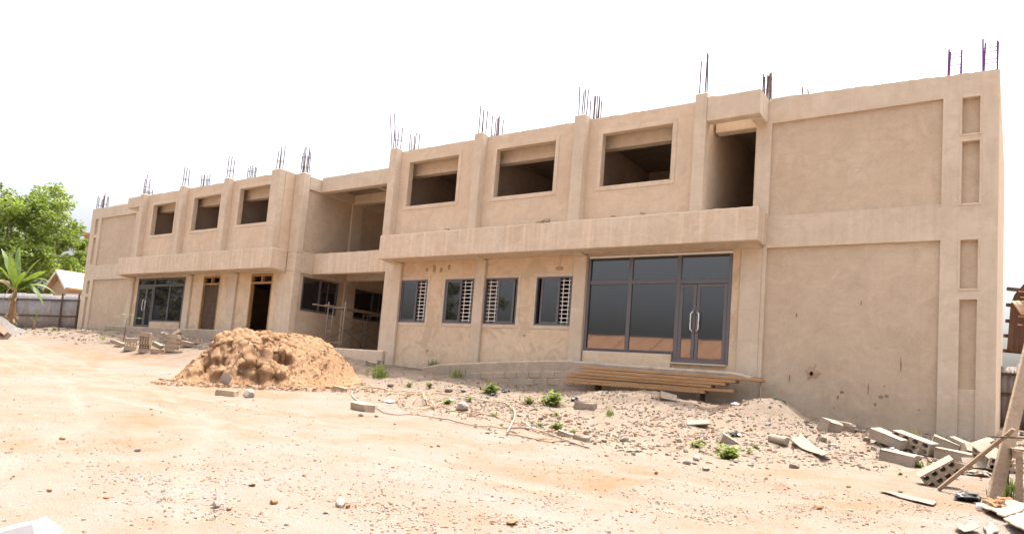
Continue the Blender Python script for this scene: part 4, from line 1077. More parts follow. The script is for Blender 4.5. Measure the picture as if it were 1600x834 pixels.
crumple(1148, 632, 14, PAPER, 'white plastic bag on the bank beyond the timber stack', 'plastic_bag', 'bag', 11, .4)
crumple(608, 629, 16, PLASTIC, 'pale blue plastic sheet scrap beside the conduits', 'plastic_scrap', 'rag', 12, .5)
crumple(704, 626, 12, PAPER, 'white plastic scrap behind the tangle of conduits', 'plastic_scrap', 'rag', 13, .4)
crumple(1304, 695, 10, PAPER, 'torn white paper on the slope below the squared blocks', 'paper_scrap', 'paper', 14, .3)
crumple(830, 668, 16, PAPER, 'flat white paper beside the conduits at the slope foot', 'paper_scrap', 'paper', 15, .15)
crumple(916, 684, 11, PAPER, 'small white scrap beside the squared block at the slope foot', 'paper_scrap', 'paper', 16, .3)
crumple(1552, 796, 44, CARDB, 'crumpled brown kraft paper beside the timber bench', 'kraft_paper', 'paper', 17, .5, None, .8)
crumple(1572, 788, 34, CARDB, 'torn brown cement sack behind the crumpled kraft paper', 'cement_sack', 'sack', 18, .45, None, .8)
crumple(1525, 742, 34, CARD, 'pale cement sack spread over rubble below the leaning stick', 'cement_sack', 'sack', 19, .35, None, .5)
p = spot(1527, 796); s = depth(p)/FPX
m = MB(); m.bar((0, 0, 0), (.05, .015, .01), 5*s, 12, 4*s); m.bar((.05, .015, .01), (.075, .022, .012), 4*s, 12, 2*s)
tag(m.build('plastic_cup', PAPER, None, 0, True, loc=p+Vector((0, 0, .035))), 'small white plastic cup on the ground beside the kraft paper', 'cup')
def sheet(pix, thick, m, label, name, cat, lift=.02, curl=None, seed=0, n=10):
    """thin sheet on the ground between four measured corners, following the ground with its own warp"""
    c = [spot(*q) for q in pix]; r = random.Random(seed); vs = []; o0 = c[0]
    for j in range(n+1):
        for i in range(n+1):
            s, t = i/n, j/n
            q = (c[0]*(1-s)+c[1]*s)*(1-t)+(c[3]*(1-s)+c[2]*s)*t
            e = .02*noise.noise(Vector((s*9, t*9, seed)))*(1 if i in (0, n) or j in (0, n) else 0)
            q = q+Vector((e, e*.7, 0))
            z = max(q.z, H(q.x, q.y))+lift+.025*noise.noise(Vector((s*2.5, t*2.5, seed+.5)))
            if curl: z += curl(s, t)
            vs.append(Vector((q.x, q.y, z))-o0)
    fs = [(j*(n+1)+i, j*(n+1)+i+1, (j+1)*(n+1)+i+1, (j+1)*(n+1)+i) for j in range(n) for i in range(n)]
    mb = MB().add(vs, fs); o = mb.build(name, m, None, 0, True, loc=o0); md = o.modifiers.new('thick', 'SOLIDIFY'); md.thickness = thick; md.offset = -1
    return tag(o, label, cat)
sheet([(1236, 694), (1252, 688), (1298, 718), (1284, 722)], .012, CARD, 'curved strip of pale cardboard on the rubble slope', 'cardboard_sheet', 'cardboard', .03, lambda s, t: .06*(2*t-1)**2+.03*s)
sheet([(1374, 770), (1384, 768), (1464, 786), (1458, 792)], .006, CARD, 'flat torn strip of pale paper on the open yard', 'paper_sheet', 'paper', .02, None, 3)
sheet([(1536, 800), (1575, 789), (1612, 800), (1570, 816)], .015, PLY, 'flat pale board in the lower right corner, behind the bigger one', 'plywood_sheet', 'board', .06, None, 5)
sheet([(1568, 820), (1620, 800), (1650, 838), (1600, 842)], .015, PLY, 'large pale board at the lower right corner of the yard', 'plywood_sheet', 'board', .07, None, 6)
sheet([(1492, 827), (1512, 823), (1532, 833), (1500, 838)], .006, CARD, 'curled pale paper at the bottom edge left of the boards', 'paper_sheet', 'paper', .03, lambda s, t: .03*(2*s-1)**2, 7)
sheet([(1538, 826), (1548, 820), (1562, 834), (1545, 842)], .02, PLY, 'short offcut of board in front of the bigger lower right boards', 'board_offcut', 'board', .03, None, 8)
# white folded sheet at the lower left corner, nearest to the viewer
pw = spot(30, 842); dn = Vector((FW.x, FW.y, 0)).normalized(); rn = Vector((dn.y, -dn.x, 0)); s = depth(pw)/FPX
m = MB(); hgt = 34*s
vs = [rn*(-80*s), rn*(32*s), rn*(18*s)+Vector((0, 0, hgt)), rn*(-36*s)+Vector((0, 0, hgt*.45)), rn*(-80*s)+dn*.35, rn*(36*s)+dn*.30, rn*(22*s)+dn*.12+Vector((0, 0, hgt*1.02)), rn*(-32*s)+dn*.16+Vector((0, 0, hgt*.47))]
m.add(vs, [(0, 1, 2, 3), (4, 7, 6, 5), (3, 2, 6, 7), (1, 5, 6, 2), (0, 3, 7, 4), (0, 4, 5, 1)])
tag(m.build('white_sack', PAPER, None, .01, loc=pw+Vector((0, 0, -.02))), 'white folded plastic sack at the lower left corner of the yard', 'sack')

# ---- leaning plank, stick, timber bench and shed at the right
Pb = spot(1553, 781); wb = depth(Pb); Pt = ray_at(1616, 520, wb+.75)
m = MB(); m.beam(Vector((0, 0, .0)), Pt-Pb, .165, .035, FW); tag(m.build('leaning_plank', WOODP, None, .006, loc=Pb), 'wide pale plank leaning up against the shed at the right edge', 'plank')
Pb2 = spot(1466, 766); Pt2 = ray_at(1584, 670, wb+.05)
m = MB(); m.beam(Vector((0, 0, .01)), Pt2-Pb2, .045, .03, FW); tag(m.build('wooden_stick', WOODP, None, .004, loc=Pb2), 'long brown stick leaning from the hollow block onto the wide plank', 'stick')
a = ray_at(1543, 681, wb+.15); b_ = ray_at(1640, 686, wb-.1)
m = MB(); m.bar((0, 0, 0), b_-a, .011, 6); tag(m.build('thin_stick', WOODD, None, 0, loc=a), 'thin dark stick lying across the timber bench', 'stick')
bn = spot(1592, 787); Wn = depth(bn); hb = 76*Wn/FPX
be = empty('timber_bench', bn, 'rough timber bench with a dark leg at the right edge of the yard', 'bench')
bx = Vector((RT.x, RT.y, 0)).normalized(); by = Vector((FW.x, FW.y, 0)).normalized()
bs = Vector((bn.x-CAM.x, bn.y-CAM.y, 0)).normalized(); bt = Vector((bs.y, -bs.x, 0))
def B_(a, d, z): return bt*a+bs*d+Vector((0, 0, z))
MB().beam(B_(0, 0, -.05), B_(0, 0, hb-.03), .05, .05, by).build('leg', WOODP, be, .003)
MB().beam(B_(-.13, .85, -.05), B_(-.13, .85, hb-.03), .05, .06, by).build('leg', WOODD, be, .003)
MB().beam(B_(.75, 0, -.05), B_(.75, 0, hb-.03), .05, .05, by).build('leg', WOODP, be, .003)
MB().beam(B_(.62, .85, -.05), B_(.62, .85, hb-.03), .05, .05, by).build('leg', WOODD, be, .003)
MB().beam(B_(.0, -.03, hb), B_(-.14, .95, hb), .06, .085).build('side_rail', WOODP, be, .003)
MB().beam(B_(.74, -.03, hb), B_(.62, .95, hb), .06, .085).build('side_rail', WOODP, be, .003)
for i in range(8):
    d = .02+i*.12; MB().beam(B_(-.05-.14*d, d, hb+.055), B_(.85, d+rnd.uniform(-.02, .02), hb+.055), .085, .018).build('slat', WOODP, be, .003)
for i in range(4):
    a = bn+B_(.02+rnd.uniform(0, .08), .2+i*.17, hb+.085+.01*i); m = MB(); m.beam((0, 0, 0), bt*.8+bs*rnd.uniform(-.15, .15)+Vector((0, 0, .01)), .03, .022)
    tag(m.build('thin_batten', WOODP, None, .003, loc=a), 'thin batten on the timber bench top, %s' % ['nearest the yard', 'second from the yard', 'third from the yard', 'nearest the wall'][i], 'batten', 'battens lying on the bench')
# shed with a torn curved roof of rusty sheets
wS = 9.3
shp = spot(1700, 760); shd = empty('roofed_shed', shp, 'dark open shed with a curved torn roof of rusty corrugated sheets at the right edge', 'shed')
prof = [(1573, 548, .10), (1575, 524, .08), (1577, 500, .05), (1579, 476, 0), (1585, 460, -.08), (1600, 443, -.22), (1632, 424, -.5), (1690, 405, -.95)]
pp = [ray_at(u, v, wS+d)-shp for u, v, d in prof]
def corr_surface(pts, axis, width, pitch, amp, nper=4):
    """sheet whose cross lines follow pts and whose ribs run along pts; extends along axis"""
    n = int(width/pitch*nper); vs = []; fs = []; m = len(pts)
    for j in range(n+1):
        t = width*j/n
        for i, q in enumerate(pts):
            dq = (Vector(pts[min(i+1, m-1)])-Vector(pts[max(i-1, 0)])).normalized(); nn = dq.cross(axis).normalized()
            vs.append(Vector(q)+axis*t+nn*amp*math.sin(2*math.pi*t/pitch))
    for j in range(n):
        for i in range(m-1): fs.append((j*m+i, (j+1)*m+i, (j+1)*m+i+1, j*m+i+1))
    return vs, fs
axs = (bx*.995+by*.1).normalized()
for k in range(3):
    vs, fs = corr_surface([q+axs*(.78*k+.02*k) for q in pp], axs, .82, .076, .009)
    o = MB().add(vs, fs).build('roof_sheet', RUSTY, shd, 0, True); md = o.modifiers.new('thick', 'SOLIDIFY'); md.thickness = .003
for (u, v, d, ext) in ((1574, 451, -.14, 0), (1573, 476, .04, 0), (1572, 501, .09, 0), (1569, 524, .12, 0), (1568, 547.5, .14, 0)):
    a = ray_at(u, v, wS+d+.02)-shp; MB().beam(a, a+axs*2.6, .035, .045).build('purlin', WOODD, shd, .003)
for da, dd in ((.9, .0), (2.4, .05)):
    q = ray_at(1573, 548, wS+.2)-shp+axs*da; g0 = H(q.x+shp.x, q.y+shp.y)-shp.z-.1
    MB().beam(Vector((q.x, q.y, g0)), Vector((q.x, q.y, q.z+.75)), .08, .08, by).build('post', WOODD, shd, .004)
for da in (1.2, 2.5):
    q = pp[-1]+axs*da; g0 = H(q.x+shp.x, q.y+shp.y)-shp.z-.1
    MB().beam(Vector((q.x, q.y, g0)), Vector((q.x, q.y, q.z)), .08, .08, by).build('post', WOODD, shd, .004)
q0 = ray_at(1580, 470, wS-.25)-shp; q1 = ray_at(1596, 492, wS-.32)-shp
vs, fs = corr_surface([q0, (q0*2+q1)/3, (q0+2*q1)/3, q1], (axs*.95+Vector((0, 0, .12))).normalized(), .34, .076, .010)
o = MB().add(vs, fs).build('torn_roof_piece', PALEROOF, shd, 0, True); md = o.modifiers.new('thick', 'SOLIDIFY'); md.thickness = .003
for (u, v, l) in ((1592, 455, .22), (1595, 464, .15), (1592, 494, .10), (1591, 507, .05)):
    a = ray_at(u, v, wS-.2)-shp; MB().beam(a, a+axs*l, .02, .012).build('torn_strip', PALEROOF, shd)

# ---- fences
def sheet_fence(A, Bp, zA, zB, hA, wd, m, label, pitch, amp, rails, posts, mr, rail_side):
    A, Bp = Vector(A), Vector(Bp); dv = (Bp-A); L = dv.length; dx = dv/L; nrm = Vector((dx.y, -dx.x, 0))*rail_side
    f = empty('sheet_fence', (A.x, A.y, zA), label, 'fence')
    n = int(L/wd)
    def Z(t): return (zB-zA)*t/L
    for i in range(n):
        t0 = i*wd; j = rnd.uniform(-.05, .05); vs = []; fs = []; q = int(wd*1.03/pitch*4)
        for k in range(q+1):
            t = t0+wd*1.03*k/q; off = nrm*(amp*math.sin(2*math.pi*t/pitch)+.012*(i % 2))
            for z in (-.15, hA*.5, hA+j): vs.append(dx*t+off+Vector((0, 0, Z(t)+z)))
        for k in range(q):
            for r_ in range(2): fs.append((k*3+r_, (k+1)*3+r_, (k+1)*3+r_+1, k*3+r_+1))
        o = MB().add(vs, fs).build('fence_sheet', m, f, 0, True); md = o.modifiers.new('thick', 'SOLIDIFY'); md.thickness = .004
    for z in rails:
        MB().beam(nrm*.05+Vector((0, 0, z)), dx*L+nrm*.05+Vector((0, 0, Z(L)+z)), .04, .075).build('rail', mr, f, .004)
    for t in posts:
        MB().beam(dx*t+nrm*.11+Vector((0, 0, Z(t)-.2)), dx*t+nrm*.13+Vector((0, 0, Z(t)+hA+.05)), .075, .075, nrm).build('post', mr, f, .004)
    return f
sheet_fence((-21.6, .95, 0), (-29.5, -3.9, 0), H(-21.6, .95)+.02, H(-29.5, -3.9), 2.0, .82, ZINC, 'grey corrugated sheet fence with timber rails beyond the far wing', .082, .010, (.75, 1.68), (.75, 1.75, 4.6), WOODD, -1)
sheet_fence((20.3, 6.2, 0), (28.5, 5.6, 0), H(20.3, 6.2), H(28.5, 5.6), 1.72, .70, ZINCB, 'brown grey sheet fence behind the right corner of the building', .175, .02, (.12, .92, 1.46), (3.6, 6.5), WOODD, 1)

# ---- foliage
def leaf_cloud(clumps, n, size, seed, droop=.2, tones=(0, 1)):
    """many small leaf faces spread through clumps (centre, radius)"""
    r = random.Random(seed); m = MB(); tot = sum(c[1]**2 for c in clumps)
    for c, rad in clumps:
        base = r.uniform(*tones); k = max(6, int(n*rad*rad/tot))
        for _ in range(k):
            d = Vector((r.gauss(0, 1), r.gauss(0, 1), r.gauss(0, .8))); d = d.normalized()*rad*(r.random()**.45)
            p = c+d; s = size*r.uniform(.6, 1.3)
            a = Vector((r.gauss(0, 1), r.gauss(0, 1), r.gauss(-droop, .6))).normalized(); b = a.cross(Vector((r.gauss(0, 1), r.gauss(0, 1), r.gauss(0, 1)))).normalized()
            o = len(m.v); m.v += [tuple(p-a*s), tuple(p+b*s*.38), tuple(p+a*s), tuple(p-b*s*.38)]; m.f.append((o, o+1, o+2, o+3))
            m.tone.append(min(1, max(0, base+r.gauss(0, .22))))
    return m
LEAFT = leaf_mat('dusty_tree_leaves', (.045, .05, .03), (.10, .10, .06), .2)
def tree(base, height, crown, nl, leaf, seed, label, group, trunk_r=.22, nclump=60, lo=.25, tones=(0, 1), cl=.30, lm=None):
    r = random.Random(seed); t = empty('leafy_tree', base, label, 'tree', group)
    cx, cy, cz, rx, ry, rz = crown          # crown centre and radii, relative to the base
    clumps = []
    for i in range(nclump):
        while True:
            d = Vector((r.uniform(-1, 1), r.uniform(-1, 1), r.uniform(-1, 1)))
            if .35 < d.length < 1: break
        k = 1+.28*noise.noise(d*1.7+Vector((seed, 0, 0)))
        clumps.append((Vector((cx+d.x*rx*k, cy+d.y*ry*k, cz+d.z*rz*k)), r.uniform(.35, .8)*min(rx, rz)*cl))
    tr = MB(); top = Vector((cx*.6, cy*.6, cz-rz*.25))
    tr.tube([(0, 0, -.3), (top.x*.2+.05, top.y*.2, top.z*.45), top], [trunk_r*1.25, trunk_r*.9, trunk_r*.62], 9)
    for c, rad in clumps[::3][:34]:
        f_ = r.uniform(.35, .9); s0 = top*f_+Vector((0, 0, .1)); mid = (s0+c)/2+Vector((r.uniform(-.2, .2), r.uniform(-.2, .2), .25))
        tr.tube([s0, mid, c], [trunk_r*.38, trunk_r*.22, trunk_r*.06], 6)
    tr.build('trunk', BARK, t, 0, True)
    leaf_cloud(clumps, nl, leaf, seed, .25, tones).build('crown', lm or LEAF, t)
    return t
def at_depth(u, v, w_):
    p = ray_at(u, v, w_); return Vector((p.x, p.y, H0(p.x, p.y)))
b1 = at_depth(-8, 515, 57); kp = 57/FPX
tree(b1, 9, (0, .6, (512-388)*kp, 112*kp, 4.2, 104*kp), 34000, .19, 3, 'large leafy green tree behind the sheet fence at the left edge', None, .3, 230, tones=(.05, 1), cl=.23)
b2 = at_depth(128, 505, 66); kp2 = 66/FPX
tree(b2, 6, (0, 0, (510-408)*kp2, 40*kp2, 2.2, 40*kp2), 9000, .17, 5, 'bright green tree behind the pale roofed house', None, .16, 70, tones=(.4, 1), cl=.26)
b3 = at_depth(92, 505, 69)
tree(b3, 6, (0, 0, (510-420)*kp2, 34*kp2, 1.8, 30*kp2), 6000, .16, 6, 'small green tree between the large tree and the house roof', None, .14, 50, tones=(.3, 1), cl=.26)
for i, (x, y, hh, lab) in enumerate(((-14, -25, 5.0, 'dense tree across the yard, nearest of the trees beyond the left edge'), (-25, -18, 5.5, 'dense tree across the yard, middle of the trees beyond the left edge'), (-33, -13, 5.0, 'dense tree across the yard, farthest of the trees beyond the left edge'))):
    tree(Vector((x, y, H0(x, y))), 7, (0, 0, hh, 3.6, 3.6, 3.4), 6000, .24, 40+i, lab, 'trees across the yard', .25, 60, lm=LEAFT)

def big_leaf(m, p0, p1, wid, arch, seed, seg=12, torn=.35):
    """arched banana leaf blade with torn edges, as one strip pair with a folded midrib"""
    r = random.Random(seed); p0, p1 = Vector(p0), Vector(p1); d = p1-p0; side = d.cross(Vector((0, 0, 1))).normalized()
    side = (side+Vector((0, 0, r.uniform(-.5, .5)))).normalized(); rows = []
    for i in range(seg+1):
        t = i/seg; c = p0+d*t+Vector((0, 0, arch*4*t*(1-t)))
        wdt = wid*.82*math.sin(math.pi*min(1, .12+t*.88))**.7*(0.12 if t < .14 else 1)
        a, b = wdt*r.uniform(1-torn, 1), wdt*r.uniform(1-torn, 1)
        rows.append((c-side*a-Vector((0, 0, a*.35)), c, c+side*b-Vector((0, 0, b*.35))))
    o = len(m.v)
    for rw in rows: m.v += [tuple(q) for q in rw]
    for i in range(seg):
        for k in range(2): m.f.append((o+i*3+k, o+i*3+k+1, o+(i+1)*3+k+1, o+(i+1)*3+k)); m.tone.append(min(1, max(0, r.gauss(.5, .25))))
    return m
def banana(u, v, w_, stem_px, tips, label, seed, sc=1):
    b = at_depth(u, v, w_); b.z = H(b.x, b.y); k = w_/FPX
    t = empty('banana_plant', b, label, 'banana plant')
    crown_ = ray_at(*stem_px, w_)-b
    MB().tube([(0, 0, -.1), crown_*.35+Vector((.03, 0, 0)), crown_*.7, crown_], [.20*sc, .17*sc, .13*sc, .07*sc], 10).build('stem', BANSTEM, t, 0, True)
    if sc > .8:
        hk = MB(); r = random.Random(seed)
        for i in range(14):
            z = crown_.z*r.uniform(.2, .9); a = r.uniform(0, 6.3); q = Vector((math.cos(a)*.15, math.sin(a)*.15, z))
            big_leaf(hk, q, q+Vector((math.cos(a)*.22, math.sin(a)*.22, -r.uniform(.2, .45))), .09, .05, i, 5)
        hk.build('dry_husk', LEAFD, t)
    for i, (uu, vv_, dw, wd, ar, dry) in enumerate(tips):
        q = ray_at(uu, vv_, w_+dw)-b
        big_leaf(MB(), crown_*.93, q, wd*sc, ar, seed+i).build('leaf', LEAFD if dry else LEAFB, t, 0, False)
    return t
banana(15, 511, 38.5, (24, 452), [(2, 388, .5, .36, .35, 0), (14, 398, -.6, .34, .3, 0), (64, 404, .4, .30, .35, 0), (72, 424, -.5, .26, .3, 0), (89, 461, .3, .30, .55, 0), (68, 478, -.6, .30, .75, 0), (-14, 446, .3, .3, .5, 1), (52, 440, .9, .2, .4, 0), (-10, 415, -.5, .3, .4, 0), (40, 425, -.7, .22, .35, 0), (80, 442, -.9, .24, .5, 0), (4, 470, -.5, .22, .5, 1), (30, 385, .8, .26, .2, 0)], 'tall banana plant with torn leaves and husky brown stem before the sheet fence', 71)
banana(52, 514, 37.5, (54, 500), [(38, 498, .2, .16, .12, 0), (60, 487, 0, .16, .05, 0), (66, 503, .2, .1, .1, 0)], 'small banana shoot beside the tall banana plant', 91, .45)

def weed(u, v, px, label, seed, kind='bush', n=60, m=LEAFW, tones=(.2, 1), group='weeds growing on the bank'):
    p = spot(u, v); s = px*depth(p)/FPX; r = random.Random(seed); g = MB()
    if kind == 'grass':
        for i in range(n):
            a = r.uniform(0, 6.3); q = Vector((r.gauss(0, .28*s), r.gauss(0, .28*s), -.01)); hh = s*r.uniform(.4, 1.0); ln = r.uniform(.1, .5)*hh
            t1 = q+Vector((math.cos(a)*ln*.4, math.sin(a)*ln*.4, hh*.6)); t2 = q+Vector((math.cos(a)*ln, math.sin(a)*ln, hh)); sd2 = Vector((-math.sin(a), math.cos(a), 0))*.007
            o = len(g.v); g.v += [tuple(q-sd2), tuple(q+sd2), tuple(t1+sd2*.8), tuple(t1-sd2*.8), tuple(t2)]
            g.f += [(o, o+1, o+2, o+3), (o+3, o+2, o+4)]; c = r.uniform(*tones); g.tone += [c, c]
    else:
        for i in range(max(4, n//7)):
            a = r.uniform(0, 6.3); L = s*r.uniform(.3, .85); e = r.uniform(.25, 1.35); tip = Vector((math.cos(a)*math.cos(e)*L*.75, math.sin(a)*math.cos(e)*L*.75, math.sin(e)*L*.8))
            o = len(g.v); sd2 = Vector((-math.sin(a), math.cos(a), 0))*.005; g.v += [tuple(-sd2), tuple(sd2), tuple(tip)]; g.f.append((o, o+1, o+2)); g.tone.append(.2)
            for k in range(7):
                q = tip*r.uniform(.35, 1.05)+Vector((r.gauss(0, .06*s), r.gauss(0, .06*s), abs(r.gauss(0, .04*s)))); l = r.uniform(.05, .10)*(s if s < .5 else .5)+.012
                d = Vector((r.gauss(0, 1), r.gauss(0, 1), r.gauss(.2, .5))).normalized(); b = d.cross(Vector((r.gauss(0, .4), r.gauss(0, .4), 1))).normalized()
                o = len(g.v); g.v += [tuple(q-d*l), tuple(q+b*l*.6), tuple(q+d*l), tuple(q-b*l*.6)]; g.f.append((o, o+1, o+2, o+3)); g.tone.append(r.uniform(*tones))
    return tag(g.build('weed', m, None, loc=p), label, 'weed', group)
for i, (u, v, px, kind, n, lab) in enumerate((
    (591, 590, 26, 'grass', 160, 'dark green grass tuft on the slope right of the sand heap'), (680, 580, 22, 'grass', 170, 'wide low grass tuft at the foot of the grilled windows'), (697, 580, 16, 'grass', 80, 'grass tuft right of the wide low one under the windows'),
    (715, 590, 22, 'grass', 60, 'dry looking weed at the left end of the plinth'), (766, 614, 30, 'bush', 200, 'leafy weed growing among black rags on the bank'), (734, 626, 18, 'bush', 60, 'small upright weed at the end of the pale conduit'),
    (807, 605, 9, 'bush', 30, 'tiny weed at the foot of the plinth'), (700, 632, 20, 'bush', 160, 'bright low weed right of the conduit tangle'), (862, 634, 38, 'bush', 420, 'large bright green weed at the edge of the building shadow'),
    (826, 630, 18, 'bush', 120, 'dull weed left of the large bright weed'), (869, 650, 13, 'bush', 50, 'small weed below the large bright weed'), (867, 614, 12, 'bush', 50, 'small dark weed above the large bright weed'), (843, 666, 13, 'bush', 60, 'small weed beside the flat white paper'),
    (869, 672, 22, 'bush', 150, 'pale straggling weed left of the rounded block'), (895, 676, 16, 'bush', 60, 'upright bright weed between two half buried blocks'), (671, 606, 18, 'bush', 90, 'low weed on the bank above the conduit tangle'), (638, 604, 14, 'bush', 70, 'low weed nearest the sand heap above the tangle'),
    (954, 648, 14, 'grass', 60, 'yellow green tuft at the middle of the rubble slope'), (1175, 673, 12, 'bush', 26, 'single round leaved seedling high on the rubble slope'), (1088, 698, 22, 'bush', 110, 'flat leafy weed on the rubble slope'), (1138, 718, 40, 'bush', 420, 'large bushy weed at the foot of the rubble slope'),
    (1180, 701, 14, 'bush', 60, 'small weed right of the large bushy one'), (1171, 708, 10, 'bush', 40, 'tiny weed between the large bushy weed and the small one'), (1423, 690, 28, 'grass', 40, 'tall thin grass against the blank wall'), (1435, 730, 18, 'bush', 90, 'low weed in front of the long hollow block'),
    (1453, 731, 14, 'bush', 70, 'low weed behind the tipped hollow block'), (1568, 776, 30, 'grass', 120, 'green grass under the timber bench'), (1580, 766, 24, 'grass', 80, 'green grass behind the dark bench leg'), (1408, 742, 9, 'bush', 40, 'tiny weed on the yard left of the tipped hollow block'),
    (775, 650, 14, 'bush', 50, 'sparse weed beside the pale curving conduit'), (160, 530, 10, 'bush', 60, 'small weed on the bank below the far blank wall'), (85, 516, 12, 'bush', 60, 'small weed at the foot of the sheet fence'), (40, 517, 10, 'bush', 60, 'small weed beside the banana shoot'),
    (800, 655, 10, 'bush', 40, 'tiny weed under the pale curving conduit'))):
    weed(u, v, px, lab, 100+i, kind, n, tones=(.1, .6) if i in (0, 1, 2, 4, 9, 11) else (.4, 1))
# papaya like sapling before the far shop front
p = spot(193, 532); s = depth(p)/FPX
sp = empty('papaya_sapling', p, 'thin sapling with spreading leaves before the far shop front', 'sapling')
MB().tube([(0, 0, -.05), (.03, 0, 18*s), (.08, 0, 36*s)], [.02, .016, .01], 6).build('stem', BARK, sp, 0, True)
r_ = random.Random(4)
for i, (dx, dz) in enumerate(((-14, 38), (-5, 42), (8, 42), (20, 38), (-10, 22), (-18, 14), (5, 30), (-22, 12))):
    q = bx*(dx*s)+Vector((0, 0, dz*s)); m = MB(); st = Vector((.06, 0, min(dz, 34)*s*.9))
    for k in range(6):
        a = k*math.pi/3+r_.uniform(-.2, .2); d = (bx*math.cos(a)+by*math.sin(a)+Vector((0, 0, -.25)))*6.5*s; b = d.cross(Vector((0, 0, 1))).normalized()*1.5*s
        o = len(m.v); m.v += [tuple(q), tuple(q+d*.5+b), tuple(q+d), tuple(q+d*.5-b)]; m.f.append((o, o+1, o+2, o+3)); m.tone.append(r_.uniform(.3, 1))
    o = len(m.v); sd2 = by*.006; m.v += [tuple(st-sd2), tuple(st+sd2), tuple(q)]; m.f.append((o, o+1, o+2)); m.tone.append(.3)
    m.build('leaf', LEAFW, sp)

# ---- things by the far wing
p = spot(261, 520); s = depth(p)/FPX; bk = empty('paint_bucket', Vector((p.x, p.y, p.z)), 'pale blue plastic bucket on the bank before the far shop front', 'bucket')
m = MB(); m.bar((0, 0, .02), (.0, 0, 15*s), 5*s, 16, 6.2*s); m.build('body', PLASTIC, bk, 0)
m = MB(); m.bar((0, 0, 15*s), (0, 0, 16.5*s), 6.6*s, 16); m.build('lid', PAPER, bk)
crumple(256, 521, 11, PAPER, 'white sheet scrap beside the pale blue bucket', 'plastic_scrap', 'rag', 31, .4)
me_ = blk_mesh(.55, .45, .06, 61, .006); me_.materials.append(PLINTH)
p = spot(284, 520); block(me_, p+Vector((0, 0, .3)), (0, -52, 25), 'grey slab leaning on the wall right of the far shop front', 1, None, 'cement_slab', 'slab')
p = at_depth(2, 530, 36); gr = MB(); n = 40; vs = []
for j in range(n+1):
    for i in range(n+1):
        a, d = -2.6+5.2*i/n, -1.6+3.2*j/n
        h = .85*math.exp(-((a+.3)/.75)**2-(d/.8)**2)*(1+.25*noise.noise(Vector((a*2, d*2, 1))))+.05*noise.noise(Vector((a*6, d*6, 3)))
        q = bx*a+by*d; vs.append((q.x, q.y, H(p.x+q.x, p.y+q.y)-p.z+(h if h > .04 else -.05)))
gr.add(vs, [(j*(n+1)+i, j*(n+1)+i+1, (j+1)*(n+1)+i+1, (j+1)*(n+1)+i) for j in range(n) for i in range(n)])
tag(gr.build('gravel_heap', GRAVELM, None, 0, True, loc=p), 'low heap of grey gravel at the left edge before the fence', 'gravel heap')
q0 = ray_at(-14, 508, 33); q1 = ray_at(13, 529, 33.4)
m = MB(); m.beam((0, 0, 0), q1-q0, .5, .03, (0.5, -.6, .8)); tag(m.build('weathered_board', WOODD, None, .004, loc=q0), 'dark weathered board lying on the grey gravel heap at the left edge', 'board')
m = MB(); m.beam((0, 0, 0), (q1-q0)*.85, .3, .03, (0.5, -.6, .8)); tag(m.build('pale_board', WOODP, None, .004, loc=q0+Vector((0, 0, .16))), 'pale board on top of the dark board at the left edge', 'board')

# ---- house with pale roof behind the fence
hw = 52; kh = hw/FPX
hp = at_depth(100, 512, hw); ho = empty('pale_roofed_house', hp, 'small house with a pale orange sheet roof behind the sheet fence', 'house')
hx = (bx*.64+by*.77).normalized(); hy = Vector((-hx.y, hx.x, 0))
ez = .388+(545-452)*kh-hp.z; rz = .388+(545-428)*(hw+1.6)/FPX-hp.z
x0 = ray_at(97, 500, hw)-hp; x0 = x0.dot(hx); x1 = x0+9.0; dp = 4.2
def hq(a, d, z): return hx*a+hy*d+Vector((0, 0, z))
m = MB(); m.add([hq(x0+.25, .3, -.3), hq(x1, .3, -.3), hq(x1, .3, ez-.05), hq(x0+.25, .3, ez-.05), hq(x0+.25, dp-.3, -.3), hq(x1, dp-.3, -.3), hq(x1, dp-.3, ez-.05), hq(x0+.25, dp-.3, ez-.05), hq(x0+.25, dp/2, rz-.12), hq(x1, dp/2, rz-.12)],
      [(0, 1, 2, 3), (5, 4, 7, 6), (4, 0, 3, 8, 7), (1, 5, 6, 9, 2), (3, 2, 9, 8), (6, 7, 8, 9)])
m.build('wall', HOUSEW, ho)
for d0, d1, nm in ((-.1, dp/2, 'roof'), (dp+.1, dp/2, 'roof')):
    m = MB(); a, b, c, d = hq(x0-.15, d0, ez-.08), hq(x1+.3, d0, ez-.08), hq(x1+.3, d1, rz), hq(x0-.15, d1, rz); up_ = Vector((0, 0, .06))
    m.add([a, b, c, d, a+up_, b+up_, c+up_, d+up_], [(0, 3, 2, 1), (4, 5, 6, 7), (0, 1, 5, 4), (1, 2, 6, 5), (2, 3, 7, 6), (3, 0, 4, 7)]); m.build(nm, PALEROOF, ho)
m = MB(); m.beam(hq(x0-.17, -.1, ez-.14), hq(x0-.17, dp/2, rz-.06), .03, .2); m.build('fascia_board', WHITE, ho)
m = MB(); m.beam(hq(x0-.17, dp+.1, ez-.14), hq(x0-.17, dp/2, rz-.06), .03, .2); m.build('fascia_board', WHITE, ho)
MB().beam(hq(x0-.1, -.115, ez-.12), hq(x1+.2, -.115, ez-.12), .03, .14).build('eave_board', WOODO, ho)
for a in (x0+1.6, x0+4.4):
    c0 = hq(a, .29, 1.2); m = MB(); m.beam(c0, c0+hx*1.0, .04, 1.0); m.build('window_shutter', WOODD, ho)
